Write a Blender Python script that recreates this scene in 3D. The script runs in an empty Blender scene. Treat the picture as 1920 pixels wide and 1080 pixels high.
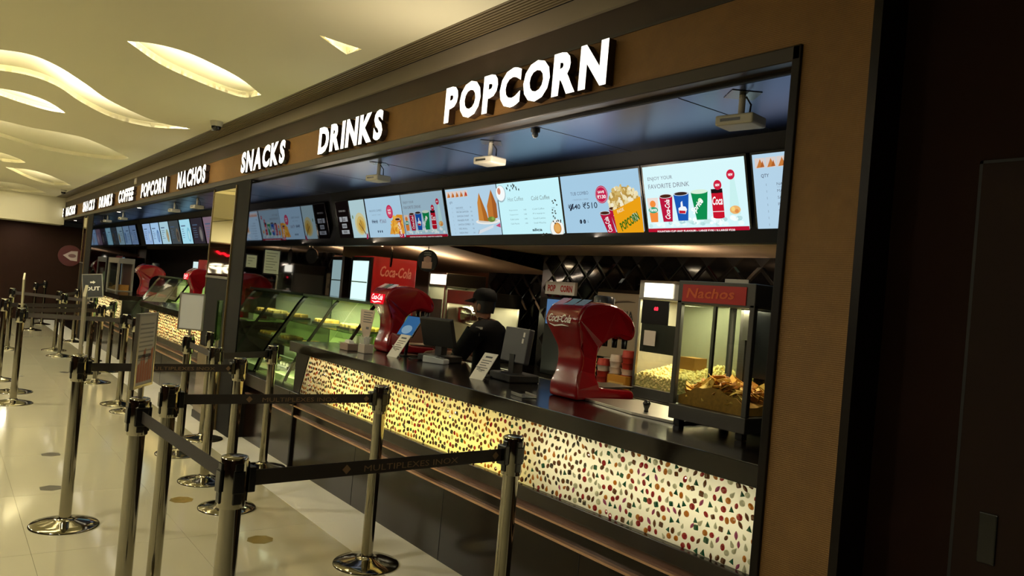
import bpy, bmesh, math, random
from mathutils import Vector, Matrix
from math import radians as R, sin, cos, pi
SC = bpy.context.scene
COL = SC.collection
random.seed(7)

# ---------------------------------------------------------------- camera
yaw, pitch, roll = R(36.659), R(0.733), R(5.056)
fw = Vector((-cos(yaw)*cos(pitch), sin(yaw)*cos(pitch), sin(pitch)))
r0 = fw.cross(Vector((0, 0, 1))).normalized(); u0 = r0.cross(fw)
cr = cos(roll)*r0 + sin(roll)*u0
cu = -sin(roll)*r0 + cos(roll)*u0
cam = bpy.data.cameras.new('camera'); cam.sensor_width = 36; cam.lens = 1445/1920*36
cam.clip_start = 0.05
camo = bpy.data.objects.new('camera', cam); COL.objects.link(camo)
m = Matrix((cr, cu, -fw)).transposed().to_4x4(); m.translation = (0, 0, 1.6)
camo.matrix_world = m
SC.camera = camo

# ---------------------------------------------------------------- world, exposure, hall lights
W = bpy.data.worlds.new('world'); SC.world = W; W.use_nodes = True
W.node_tree.nodes['Background'].inputs[0].default_value = (1.0, 0.92, 0.72, 1)
W.node_tree.nodes['Background'].inputs[1].default_value = 0.004
SC.view_settings.view_transform = 'Standard'; SC.view_settings.look = 'None'
SC.view_settings.exposure = 0.0; SC.view_settings.gamma = 1.0
SC.view_settings.use_curve_mapping = False
WARM = (1.0, 0.93, 0.72); CREAM = (1.0, 0.94, 0.76)
def area(name, loc, sx, sy, power, color, aim=(0, 0, -1), spread=180):
    l = bpy.data.lights.new(name, 'AREA'); l.shape = 'RECTANGLE'; l.size = sx; l.size_y = sy
    l.energy = power; l.color = color; l.spread = R(spread)
    o = bpy.data.objects.new(name, l); COL.objects.link(o); o.location = loc
    a = Vector(aim)
    o.rotation_euler = a.to_track_quat('-Z', 'Y' if abs(a.z) < .9 else 'X').to_euler()
    return o
# recessed downlights of the hall, in the ceiling on the side away from the counter
for i, (x, y, p) in enumerate([(.6, -1.6, 32), (-3.5, -1.9, 56), (-7, -1.9, 74), (-10.5, -1.9, 80), (-14, -1.9, 80), (-17.5, -1.9, 80), (-20.5, -1.9, 66)]):
    area('hall_downlight', (x, y, 3.06), .35, .35, p, WARM)
# ceiling lamps of the service area behind the counter
for x, p in ((-3.0, 4), (-5.0, 3), (-6.9, 4)):
    area('service_lamp', (x, 3.62, 2.03), .12, .12, p, (1, .80, .52))

# strip lamps behind the screen housing that wash the sloping ceiling of the service area
area('wash_strip', (-3.6, 3.45, 1.99), 3.6, .03, 26, (1, .84, .66), (0, .25, .97))
area('wash_strip', (-6.7, 3.45, 1.97), 1.6, .03, 14, (1, .80, .58), (0, .25, .97))
# ---------------------------------------------------------------- materials
def lin(h):
    h = h.lstrip('#')
    c = [int(h[i:i+2], 16)/255 for i in (0, 2, 4)]
    return [x/12.92 if x <= .04045 else ((x+.055)/1.055)**2.4 for x in c]
MATS = {}
def mat(name, hexc, rough=.5, metal=0, spec=.5, ior=1.5, coat=0, noise=None, bump=None, trans=0):
    if name in MATS: return MATS[name]
    M = bpy.data.materials.new(name); M.use_nodes = True; nt = M.node_tree
    b = nt.nodes['Principled BSDF']; c = lin(hexc)
    b.inputs['Base Color'].default_value = (*c, 1)
    b.inputs['Roughness'].default_value = rough; b.inputs['Metallic'].default_value = metal
    b.inputs['IOR'].default_value = ior; b.inputs['Specular IOR Level'].default_value = spec
    b.inputs['Coat Weight'].default_value = coat
    b.inputs['Transmission Weight'].default_value = trans
    tc = nt.nodes.new('ShaderNodeTexCoord')
    if noise:
        sc, amt = noise
        n = nt.nodes.new('ShaderNodeTexNoise'); n.inputs['Scale'].default_value = sc; n.inputs['Detail'].default_value = 4
        nt.links.new(tc.outputs['Object'], n.inputs['Vector'])
        mx = nt.nodes.new('ShaderNodeMix'); mx.data_type = 'RGBA'
        mx.inputs[6].default_value = (*[v*(1-amt) for v in c], 1); mx.inputs[7].default_value = (*[min(1, v*(1+amt)) for v in c], 1)
        nt.links.new(n.outputs['Fac'], mx.inputs[0]); nt.links.new(mx.outputs[2], b.inputs['Base Color'])
    if bump:
        sc, st = bump
        n = nt.nodes.new('ShaderNodeTexNoise'); n.inputs['Scale'].default_value = sc
        nt.links.new(tc.outputs['Object'], n.inputs['Vector'])
        bp = nt.nodes.new('ShaderNodeBump'); bp.inputs['Strength'].default_value = st; bp.inputs['Distance'].default_value = .01
        nt.links.new(n.outputs['Fac'], bp.inputs['Height']); nt.links.new(bp.outputs['Normal'], b.inputs['Normal'])
    MATS[name] = M; return M
def emit(hexc, s=1.0):
    k = 'glow_%s_%.2f' % (hexc, s)
    if k in MATS: return MATS[k]
    M = bpy.data.materials.new(k); M.use_nodes = True; nt = M.node_tree
    nt.nodes.remove(nt.nodes['Principled BSDF'])
    e = nt.nodes.new('ShaderNodeEmission'); e.inputs[0].default_value = (*lin(hexc), 1); e.inputs[1].default_value = s
    nt.links.new(e.outputs[0], nt.nodes['Material Output'].inputs[0]); MATS[k] = M; return M
def glass(name, hexc, refl=.9, rough=.02):
    if name in MATS: return MATS[name]
    M = bpy.data.materials.new(name); M.use_nodes = True; nt = M.node_tree
    nt.nodes.remove(nt.nodes['Principled BSDF'])
    t = nt.nodes.new('ShaderNodeBsdfTransparent'); t.inputs[0].default_value = (*lin(hexc), 1)
    g = nt.nodes.new('ShaderNodeBsdfGlossy'); g.inputs['Roughness'].default_value = rough; g.inputs[0].default_value = (refl, refl, refl, 1)
    lw = nt.nodes.new('ShaderNodeLayerWeight'); pw = nt.nodes.new('ShaderNodeMath'); pw.operation = 'POWER'; pw.inputs[1].default_value = 4
    lw.inputs[0].default_value = .5
    f = nt.nodes.new('ShaderNodeMath'); f.operation = 'MULTIPLY_ADD'; f.inputs[1].default_value = .7; f.inputs[2].default_value = .035
    nt.links.new(lw.outputs['Facing'], pw.inputs[0]); nt.links.new(pw.outputs[0], f.inputs[0])
    mx = nt.nodes.new('ShaderNodeMixShader')
    nt.links.new(f.outputs[0], mx.inputs[0]); nt.links.new(t.outputs[0], mx.inputs[1]); nt.links.new(g.outputs[0], mx.inputs[2])
    nt.links.new(mx.outputs[0], nt.nodes['Material Output'].inputs[0]); MATS[name] = M; return M
def translucent(name, hexc, mixd=.3, gloss=.05):
    if name in MATS: return MATS[name]
    M = bpy.data.materials.new(name); M.use_nodes = True; nt = M.node_tree
    nt.nodes.remove(nt.nodes['Principled BSDF'])
    t = nt.nodes.new('ShaderNodeBsdfTranslucent'); t.inputs[0].default_value = (*lin(hexc), 1)
    d = nt.nodes.new('ShaderNodeBsdfDiffuse'); d.inputs[0].default_value = (*lin(hexc), 1)
    g = nt.nodes.new('ShaderNodeBsdfGlossy'); g.inputs['Roughness'].default_value = .08
    mx = nt.nodes.new('ShaderNodeMixShader'); mx.inputs[0].default_value = mixd
    m2 = nt.nodes.new('ShaderNodeMixShader'); m2.inputs[0].default_value = gloss
    nt.links.new(t.outputs[0], mx.inputs[1]); nt.links.new(d.outputs[0], mx.inputs[2])
    nt.links.new(mx.outputs[0], m2.inputs[1]); nt.links.new(g.outputs[0], m2.inputs[2])
    nt.links.new(m2.outputs[0], nt.nodes['Material Output'].inputs[0]); MATS[name] = M; return M

# ---------------------------------------------------------------- mesh helpers
class MB:
    def __init__(s): s.v = []; s.f = []; s.mi = []; s.sm = []
    def add(s, vs, fs, mi=0, sm=False):
        b = len(s.v); s.v += [tuple(p) for p in vs]
        for f in fs: s.f.append([b+i for i in f]); s.mi.append(mi); s.sm.append(sm)
        return s
    def box(s, x0, x1, y0, y1, z0, z1, mi=0):
        return s.add([(x, y, z) for z in (z0, z1) for y in (y0, y1) for x in (x0, x1)],
                     [(0, 2, 3, 1), (4, 5, 7, 6), (0, 1, 5, 4), (2, 6, 7, 3), (0, 4, 6, 2), (1, 3, 7, 5)], mi)
    def quad(s, a, b, c, d, mi=0): return s.add([a, b, c, d], [(0, 1, 2, 3)], mi)
    def prism(s, poly, axis, a, b, mi=0):
        # poly: 2-d points in the plane normal to axis; extruded from a to b
        def P(p, t):
            return (t, p[0], p[1]) if axis == 0 else (p[0], t, p[1]) if axis == 1 else (p[0], p[1], t)
        n = len(poly)
        s.add([P(p, a) for p in poly]+[P(p, b) for p in poly],
              [tuple(range(n))[::-1], tuple(range(n, 2*n))]+[(i, (i+1) % n, n+(i+1) % n, n+i) for i in range(n)], mi)
        return s
    def lathe(s, prof, c=(0, 0, 0), n=24, mi=0, sm=True):
        vs = []; fs = []
        for r, z in prof:
            for k in range(n):
                a = 2*pi*k/n; vs.append((c[0]+r*cos(a), c[1]+r*sin(a), c[2]+z))
        for i in range(len(prof)-1):
            for k in range(n):
                k2 = (k+1) % n; fs.append((i*n+k, i*n+k2, (i+1)*n+k2, (i+1)*n+k))
        s.add(vs, fs, mi, sm)
        if prof[0][0] > 1e-5: s.add(vs[:n], [tuple(range(n))[::-1]], mi)
        if prof[-1][0] > 1e-5: s.add(vs[-n:], [tuple(range(n))], mi)
        return s
    def tube(s, pts, r, n=8, mi=0, cap=True):
        pts = [Vector(p) for p in pts]; rings = []
        rr = r if isinstance(r, (list, tuple)) else [r]*len(pts)
        for i, p in enumerate(pts):
            t = (pts[min(i+1, len(pts)-1)]-pts[max(i-1, 0)]).normalized()
            a = t.cross(Vector((0, 0, 1)) if abs(t.z) < .9 else Vector((1, 0, 0))).normalized(); b = t.cross(a)
            rings.append([p+rr[i]*(a*cos(2*pi*k/n)+b*sin(2*pi*k/n)) for k in range(n)])
        vs = [q for g in rings for q in g]
        fs = [(i*n+k, i*n+(k+1) % n, (i+1)*n+(k+1) % n, (i+1)*n+k) for i in range(len(pts)-1) for k in range(n)]
        s.add(vs, fs, mi, True)
        if cap: s.add(rings[0], [tuple(range(n))[::-1]], mi); s.add(rings[-1], [tuple(range(n))], mi)
        return s
    def ellipsoid(s, c, r, nu=12, nv=8, mi=0):
        vs = []; fs = []
        for j in range(1, nv):
            p = pi*j/nv
            for k in range(nu):
                a = 2*pi*k/nu; vs.append((c[0]+r[0]*sin(p)*cos(a), c[1]+r[1]*sin(p)*sin(a), c[2]+r[2]*cos(p)))
        vs += [(c[0], c[1], c[2]+r[2]), (c[0], c[1], c[2]-r[2])]
        for j in range(nv-2):
            for k in range(nu):
                k2 = (k+1) % nu; fs.append((j*nu+k, (j+1)*nu+k, (j+1)*nu+k2, j*nu+k2))
        t = len(vs)-2
        for k in range(nu): fs.append((t, k, (k+1) % nu)); fs.append((t+1, (nv-2)*nu+(k+1) % nu, (nv-2)*nu+k))
        return s.add(vs, fs, mi, True)
    def xf(s, M):
        s.v = [tuple(M @ Vector(p)) for p in s.v]; return s
    def mesh(s, name, mats):
        me = bpy.data.meshes.new(name); me.from_pydata(s.v, [], s.f)
        for q in (mats if isinstance(mats, (list, tuple)) else [mats]): me.materials.append(q)
        for i, p in enumerate(me.polygons): p.material_index = s.mi[i]; p.use_smooth = s.sm[i]
        me.update(); return me
    def build(s, name, mats, parent=None, bevel=0, segs=2, fix=True, loc=None):
        me = s.mesh(name, mats)
        if fix:
            bm = bmesh.new(); bm.from_mesh(me); bmesh.ops.recalc_face_normals(bm, faces=bm.faces); bm.to_mesh(me); bm.free()
        return link(name, me, parent, bevel, segs, loc)
def link(name, me, parent=None, bevel=0, segs=2, loc=None):
    o = bpy.data.objects.new(name, me); COL.objects.link(o)
    if parent: o.parent = parent
    if loc: o.location = loc
    if bevel:
        bv = o.modifiers.new('bevel', 'BEVEL'); bv.width = bevel; bv.segments = segs; bv.limit_method = 'ANGLE'; bv.angle_limit = R(40)
    return o
def tag(o, label=None, cat=None, group=None, kind=None):
    for k, v in (('label', label), ('category', cat), ('group', group), ('kind', kind)):
        if v: o[k] = v
    return o
def thing(name, label, cat, loc=(0, 0, 0), rz=0, group=None):
    o = bpy.data.objects.new(name, None); COL.objects.link(o); o.location = loc; o.rotation_euler = (0, 0, rz)
    o.empty_display_size = .1
    return tag(o, label, cat, group)
def struct(o): o['kind'] = 'structure'; return o
def copy_tree(o, parent=None):
    c = o.copy(); COL.objects.link(c)
    if parent: c.parent = parent; c.matrix_parent_inverse = o.matrix_parent_inverse
    for ch in list(o.children): copy_tree(ch, c)
    return c
def catmull(pts, n=8):
    pts = [Vector(p) for p in pts]
    P = [pts[0]*2-pts[1]]+pts+[pts[-1]*2-pts[-2]]; out = []
    for i in range(1, len(P)-2):
        for k in range(n):
            t = k/n; a, b, c, d = P[i-1:i+3]
            out.append(.5*((2*b)+(c-a)*t+(2*a-5*b+4*c-d)*t*t+(3*b-a-3*c+d)*t**3))
    return out+[pts[-1]]
TX = {}
def text_data(s, bold=0, shear=0, ext=0, res=2):
    k = (s, bold, shear, ext, res)
    if k in TX: return TX[k]
    cu_ = bpy.data.curves.new('t', 'FONT'); cu_.body = s; cu_.size = 1; cu_.offset = bold; cu_.shear = shear
    cu_.extrude = ext; cu_.resolution_u = res
    o = bpy.data.objects.new('t', cu_); me = bpy.data.meshes.new_from_object(o)
    vs = [v.co.copy() for v in me.vertices]; fs = [tuple(p.vertices) for p in me.polygons]
    bpy.data.objects.remove(o); bpy.data.curves.remove(cu_); bpy.data.meshes.remove(me)
    if not vs: return ([], [], 0, 0, 0, 0)
    x0 = min(v.x for v in vs); x1 = max(v.x for v in vs); y0 = min(v.y for v in vs); y1 = max(v.y for v in vs)
    TX[k] = (vs, fs, x0, x1, y0, y1); return TX[k]
def put_text(mb, s, O, X, Y, w=None, h=None, mi=0, bold=.01, shear=0, align='l', ext=0, cap=None):
    """writes s into mb: O = lower corner of the writing, X and Y unit vectors, h = cap height, w = width to fit"""
    vs, fs, x0, x1, y0, y1 = text_data(s, bold, shear, ext)
    if not vs: return
    O = Vector(O); X = Vector(X); Y = Vector(Y); Z = X.cross(Y)
    sy = h/(cap or (y1-y0)) if h else w/(x1-x0)
    sx = w/(x1-x0) if w else sy
    dx = 0 if align == 'l' else -.5*(x1-x0)*sx if align == 'c' else -(x1-x0)*sx
    mb.add([O+X*((v.x-x0)*sx+dx)+Y*((v.y-(0 if cap else y0))*sy)+Z*(v.z*sy) for v in vs], fs, mi)
def origin(o):
    v = Vector((0, 0, 0))
    while o: v += o.location; o = o.parent
    return v
def bw(mb, name, mats, parent=None, bevel=0, segs=2, fix=True):
    """build from world coordinates under a parent that is only translated"""
    if parent: mb.xf(Matrix.Translation(-origin(parent)))
    return mb.build(name, mats, parent, bevel, segs, fix)
def box(name, mats, dims, parent=None, bevel=0, segs=2):
    return bw(MB().box(*dims), name, mats, parent, bevel, segs)

# ---------------------------------------------------------------- palette
BLACK = mat('black_gloss', '0a0908', .25)
BLACKM = mat('black_matt', '0c0b0a', .6)
DBROWN = mat('dark_brown', '120b08', .4, spec=.2)
WALLB = mat('brown_wall', '21110a', .75, spec=.1, noise=(3, .15))
TRIMB = mat('brown_trim', '2a2119', .4)
BAND = mat('taupe_band', '8d8270', .55)
STEEL = mat('steel', 'cfcabf', .12, 1)
STEELB = mat('brushed_steel', 'a9a59b', .3, 1)
DSTEEL = mat('grey_steel', '55534f', .35, .6)
WHITE = mat('white', 'e8e4da', .5)
PAPER = mat('paper', 'd9d6cf', .7)
RED = mat('red_gloss', '7d0c14', .22, coat=.2)
CEIL = mat('ceiling_plaster', 'd6d0b0', .75)
STONE = mat('dark_stone', '170d08', .18, spec=.3, noise=(260, .5))
TOPM = mat('worktop_stone', '120c0a', .15, spec=.4, noise=(300, .35))
ROSE = mat('rose_trim', 'd6ab8c', .3, .6)
BEIGE = mat('beige_plaster', 'b79a78', .7)
MIRROR = mat('bronze_mirror', 'd9cfae', .03, 1)
DMIRROR = mat('black_mirror', '96989e', .03, 1)
GLASS = glass('clear_glass', 'eef3ee')
SOFFIT = mat('soffit_gloss', '46557c', .30, 1)  # blue cast of the screens' light is put into the metal colour

# gold woven wallpaper
GOLD = mat('gold_weave', '7d5a2a', .5, .15, noise=(14, .18))
def weave(M):
    nt = M.node_tree; b = nt.nodes['Principled BSDF']; tc = nt.nodes['Texture Coordinate']
    w = nt.nodes.new('ShaderNodeTexWave'); w.bands_direction = 'Z'; w.inputs['Scale'].default_value = 44; w.inputs['Distortion'].default_value = 1.2; w.inputs['Detail Scale'].default_value = 6
    w2 = nt.nodes.new('ShaderNodeTexWave'); w2.bands_direction = 'X'; w2.inputs['Scale'].default_value = 60; w2.inputs['Distortion'].default_value = .6
    ad = nt.nodes.new('ShaderNodeMath'); ad.operation = 'ADD'
    bp = nt.nodes.new('ShaderNodeBump'); bp.inputs['Strength'].default_value = .28; bp.inputs['Distance'].default_value = .004
    for x in (w, w2): nt.links.new(tc.outputs['Object'], x.inputs['Vector'])
    nt.links.new(w.outputs['Fac'], ad.inputs[0]); nt.links.new(w2.outputs['Fac'], ad.inputs[1])
    nt.links.new(ad.outputs[0], bp.inputs['Height']); nt.links.new(bp.outputs['Normal'], b.inputs['Normal'])
weave(GOLD)
FLOORM = mat('floor_porcelain', 'c9c3a8', .08, noise=(1.3, .05))
GROUT = mat('grout', '8f8a76', .8)

# ---------------------------------------------------------------- floor
XF = -22.8
fl = struct(box('floor', GROUT, (XF, 2.0, -4.2, 5.6, -.06, -.003)))
tw, th = 1.2, .8
tb = MB().box(.001, tw-.001, .001, th-.001, -.012, 0).mesh('floor_tile', FLOORM)
i0 = int(XF//tw)
for i in range(-19, 2):
    for j in range(-5, 3):
        x, y = i*tw, .521+j*th
        if x+tw > 2.0: continue
        if y < -4.2 or y+th > 2.34: continue
        link('floor_tile', tb, fl, loc=(x, y, 0))
EDGE = mat('floor_border', 'fdfaf0', .32)
eb = MB().box(.001, tw-.001, 0, .40, -.012, 0).mesh('border_tile', EDGE)
for i in range(-19, 2):
    if i*tw+tw <= 2.0: link('border_tile', eb, fl, loc=(i*tw, 2.123, 0))
eb2 = MB().box(.001, tw-.001, 0, 3.0, -.012, 0).mesh('service_floor', DBROWN)
struct(box('floor.001', DBROWN, (XF, -1.4, 2.527, 5.6, -.003, .001)))

# ---------------------------------------------------------------- ceiling with leaf shaped coves
ZC = 3.08
RECESS = [  # (edge on the camera side, edge on the far side), tip to tip
    ([(-5.723, .889), (-5.62, 1.04), (-5.632, 1.246), (-5.807, 1.51), (-6.029, 1.752), (-6.375, 2.012)],
     [(-5.723, .889), (-6.136, 1.184), (-6.373, 1.467), (-6.563, 1.766), (-6.60, 1.95), (-6.375, 2.012)]),
    ([(-8.35, -1.25), (-7.75, -.75), (-7.1, -.2), (-6.83, .24), (-6.78, .434), (-6.978, .628), (-7.42, .871), (-7.891, 1.106), (-8.299, 1.404), (-8.609, 1.713), (-8.63, 2.012)],
     [(-8.35, -1.25), (-8.25, -.6), (-7.9, -.1), (-7.62, .25), (-7.572, .5), (-7.799, .717), (-8.29, .944), (-8.78, 1.249), (-8.98, 1.537), (-8.93, 1.783), (-8.63, 2.012)]),
    ([(-8.55, .02), (-8.44, .3), (-8.415, .486), (-8.563, .667), (-8.8, .80), (-9.116, .92)],
     [(-8.55, .02), (-8.76, .30), (-8.96, .5), (-9.10, .68), (-9.15, .80), (-9.116, .92)]),
    ([(-11.0, -.25), (-10.6, .1), (-10.45, .427), (-10.60, .75), (-10.592, 1.017), (-10.70, 1.305), (-11.26, 1.664), (-11.943, 2.02)],
     [(-11.0, -.25), (-11.5, .15), (-11.9, .505), (-12.40, .899), (-12.62, 1.374), (-12.5, 1.8), (-12.25, 1.98), (-11.943, 2.02)]),
    ([(-16.0, .80), (-15.83, 1.136), (-16.25, 1.455), (-17.1, 1.78), (-17.9, 2.02)],
     [(-16.0, .80), (-17.2, 1.15), (-17.9, 1.40), (-18.4, 1.75), (-17.9, 2.02)]),
    ([(-19.9, .62), (-19.35, 1.0), (-19.4, 1.30), (-20.1, 1.6), (-20.8, 1.86)],
     [(-19.9, .62), (-21.0, .9), (-21.6, 1.25), (-21.5, 1.6), (-20.8, 1.86)]),
    ([(-14.4, -.1), (-13.9, .35), (-13.8, .62), (-14.2, .85), (-14.7, 1.0)],
     [(-14.4, -.1), (-14.85, .25), (-15.05, .6), (-15.0, .85), (-14.7, 1.0)]),
    ([(-4.495, 1.72), (-4.519, 1.885), (-4.532, 2.03)], [(-4.495, 1.72), (-4.72, 2.01), (-4.532, 2.03)]),
    # the other half of the hall
    ([(-3.4, -2.6), (-3.1, -2.1), (-3.3, -1.5), (-3.9, -.9)], [(-3.4, -2.6), (-3.9, -2.2), (-4.1, -1.5), (-3.9, -.9)]),
    ([(-9.8, -2.7), (-9.4, -2.2), (-9.5, -1.6), (-10.2, -.9)], [(-9.8, -2.7), (-10.3, -2.2), (-10.6, -1.5), (-10.2, -.9)]),
    ([(-13.0, -2.7), (-12.6, -2.2), (-12.8, -1.6), (-13.6, -.9)], [(-13.0, -2.7), (-13.6, -2.2), (-13.9, -1.5), (-13.6, -.9)]),
    ([(-17.0, -2.7), (-16.5, -2.2), (-16.6, -1.5), (-17.6, -.6)], [(-17.0, -2.7), (-17.6, -2.2), (-18.2, -1.3), (-17.6, -.6)]),
]
cv = bpy.data.curves.new('ceil', 'CURVE'); cv.dimensions = '2D'; cv.fill_mode = 'BOTH'; cv.extrude = .01
def spline(pts):
    s = cv.splines.new('POLY'); s.points.add(len(pts)-1); s.use_cyclic_u = True
    for p, q in zip(s.points, pts): p.co = (q[0], q[1], 0, 1)
spline([(-21.9, -4.2), (2.0, -4.2), (2.0, 2.174), (-21.9, 2.174)])
coves = []
for k, (a, b) in enumerate(RECESS):
    if k == 7: A = [Vector((*p, 0)) for p in a]; B = [Vector((*p, 0)) for p in b]
    else: A = catmull([(*p, 0) for p in a], 5); B = catmull([(*p, 0) for p in b], 5)
    spline([(p.x, p.y) for p in A]+[(p.x, p.y) for p in B[-2:0:-1]])
    coves.append((A, B))
tmp = bpy.data.objects.new('tmp', cv); me = bpy.data.meshes.new_from_object(tmp); bpy.data.objects.remove(tmp)
me.materials.clear(); me.materials.append(CEIL)
for p in me.polygons: p.material_index = 0
me.name = 'ceiling'
ce = link('ceiling', me, loc=(0, 0, ZC+.01)); struct(ce)
LEDY = emit('fff6e2', 440.0); LEDF = emit('fff6e2', 1100.0)
def resample(P, n):
    L = [0]
    for a, b in zip(P, P[1:]): L.append(L[-1]+(b-a).length)
    out = []
    for i in range(n):
        t = L[-1]*i/(n-1); j = max(k for k in range(len(L)) if L[k] <= t+1e-9); j = min(j, len(P)-2)
        out.append(P[j].lerp(P[j+1], (t-L[j])/max(1e-9, L[j+1]-L[j])))
    return out
RH = .10
for k, (A, B) in enumerate(coves):
    n = len(A)*2 if k != 7 else 7
    a = resample(A, n); b = resample(B, n)
    # cavity opens behind the lip on the camera side, where the light strip lies
    ov = [.16*min(1, 3.2*min(i, n-1-i)/(n-1)) for i in range(n)]
    o = []
    for i in range(n):
        d = (a[i]-b[i]); d = d.normalized() if d.length > 1e-4 else Vector((1, 0, 0))
        o.append(a[i]+d*ov[i])
    mb = MB(); z0, zo, zb = ZC+.02, ZC+.40, ZC+.05   # the cove vault falls from the hidden side to the far edge
    Z = lambda p, z: (p.x, p.y, z)
    for i in range(n-1):
        e = (min(1, 2.5*i/(n-1), 2.5*(n-1-i)/(n-1)), min(1, 2.5*(i+1)/(n-1), 2.5*(n-2-i)/(n-1)))
        h0, h1 = zb+(zo-zb)*e[0], zb+(zo-zb)*e[1]
        mb.quad(Z(b[i], ZC), Z(b[i+1], ZC), Z(b[i+1], zb), Z(b[i], zb))
        mb.quad(Z(o[i], z0), Z(o[i+1], z0), Z(o[i+1], h1), Z(o[i], h0))
    vs = []; K = 5
    for i in range(n):
        e = min(1, 2.5*i/(n-1), 2.5*(n-1-i)/(n-1)); e = e*e*(3-2*e)
        for k in range(K):
            q = o[i].lerp(b[i], k/(K-1)); vs.append(Z(q, (zb+(zo-zb)*e)+(zb-(zb+(zo-zb)*e))*k/(K-1)))
    mb.add(vs, [(i*K+k, i*K+k+1, (i+1)*K+k+1, (i+1)*K+k) for i in range(n-1) for k in range(K-1)], 0, True)
    cove = mb.xf(Matrix.Translation((0, 0, -ZC-.01))).build('ceiling_cove', CEIL, ce, fix=False)
    mb = MB(); sp = []
    for i in range(1, n-1):
        t = .55; sp.append(a[i].lerp(o[i], t))
    for i in range(len(sp)-1):
        p, q = sp[i], sp[i+1]; w = (a[i+1]-o[i+1]).normalized()*.012 if (a[i+1]-o[i+1]).length > 1e-4 else Vector((.012, 0, 0))
        mb.quad(Z(p-w, z0+.012), Z(q-w, z0+.012), Z(q+w, z0+.012), Z(p+w, z0+.012))
    mb.xf(Matrix.Translation((0, 0, -ZC-.01))).build('light_strip', LEDF if k in (3, 4, 5, 6) else LEDY, cove, fix=False)
# linear air grille along the ceiling edge
gr = thing('air_grille', 'long brown slatted air grille along the ceiling edge above the counters', 'grille', (-10.5, 2.28, ZC))
box('grille_tray', BLACKM, (-21.9, 1.9, 2.174, 2.39, ZC+.02, ZC+.04), gr)
for k in range(9):
    y = 2.178+k*.0235
    box('slat', mat('slat', '6f6146', .5), (-21.9, 1.9, y, y+.013, ZC, ZC+.02), gr)

# ---------------------------------------------------------------- bulkhead, fascia and right pillar
YF = 2.40
struct(box('trim_1', BAND, (-21.9, 1.9, YF-.012, YF+.05, 2.975, ZC+.0)))
struct(box('wall_bulkhead', mat('bulkhead', '3a2c20', .55), (-21.9, 1.9, YF+.01, YF+.15, 2.83, 2.975)))
struct(box('trim_2', TRIMB, (-22.8, -1.33, YF-.004, YF+.02, 2.832, 2.846)))
fas = struct(box('wall_fascia', GOLD, (-22.8, -1.36, YF, YF+.12, 2.592, 2.832)))
pil = struct(box('wall_pillar', GOLD, (-1.62, -1.36, YF, YF+.12, 0, 2.592)))
struct(box('trim_3', DBROWN, (-1.36, -1.33, YF-.012, 2.56, 0, 2.86)))
struct(box('trim_4', TRIMB, (-22.8, -1.62, YF-.012, YF+.08, 2.535, 2.592), bevel=.006))
struct(box('trim_5', DBROWN, (-1.655, -1.62, YF-.012, YF+.14, 0, 2.592), bevel=.004))
struct(box('wall_reveal', DBROWN, (-1.62, -1.345, YF+.12, 5.6, 0, 3.05)))
# wall to the right with a flush service door
struct(box('wall_right', WALLB, (-1.33, 1.95, 2.55, 2.7, 0, 3.08)))
dr = struct(box('door_1', mat('door_brown', '22130b', .6, spec=.15, noise=(3, .15)), (-1.055, -.1, 2.542, 2.556, .01, 2.139), bevel=.002))
g = MB().box(-1.065, -1.055, 2.546, 2.556, 0, 2.149).box(-1.065, -.09, 2.546, 2.556, 2.139, 2.149)
bw(g, 'door_gap', BLACKM, dr)
bw(MB().box(-.985, -.935, 2.536, 2.545, .94, 1.09), 'door_pull', BLACK, dr, .004)
# soffit inside the opening
sf = struct(box('ceiling.001', SOFFIT, (XF, -1.62, YF+.08, 3.25, 2.52, 2.56)))
for x in (-2.27, -3.25, -4.25, -5.25, -6.25, -9.8, -11, -12.2, -13.4, -14.6, -15.8):
    bw(MB().box(x-.002, x+.002, 2.49, 3.2, 2.5185, 2.5205), 'panel_joint', BLACKM, sf)
struct(box('trim_6', BLACKM, (XF, -1.62, YF+.07, YF+.085, 2.52, 2.545)))
# far wall with its dropped soffit
struct(box('wall_far', WALLB, (XF-.1, XF, -4.2, 5.6, 0, 2.42)))
struct(box('ceiling.002', CEIL, (XF, -21.9, -4.2, 2.4, 2.42, 3.2)))
struct(box('wall_left', WALLB, (XF, 2.0, -4.3, -4.2, 0, 3.1)))
struct(box('wall_near', WALLB, (2.0, 2.1, -4.3, 5.6, 0, 3.1)))
dl = thing('downlight', 'round white downlight in the lowered soffit at the far end of the hall', 'lamp', (-22.3, 1.55, 2.42))
MB().lathe([(.075, -.006), (.075, 0), (.055, 0), (.055, -.004)]).build('trim_ring', WHITE, dl)
MB().lathe([(.055, -.003), (.055, -.001)]).build('lens', emit('fff2d0', 6), dl)
area('downlight_beam', (-22.3, 1.55, 2.40), .08, .08, 8, CREAM)
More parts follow.
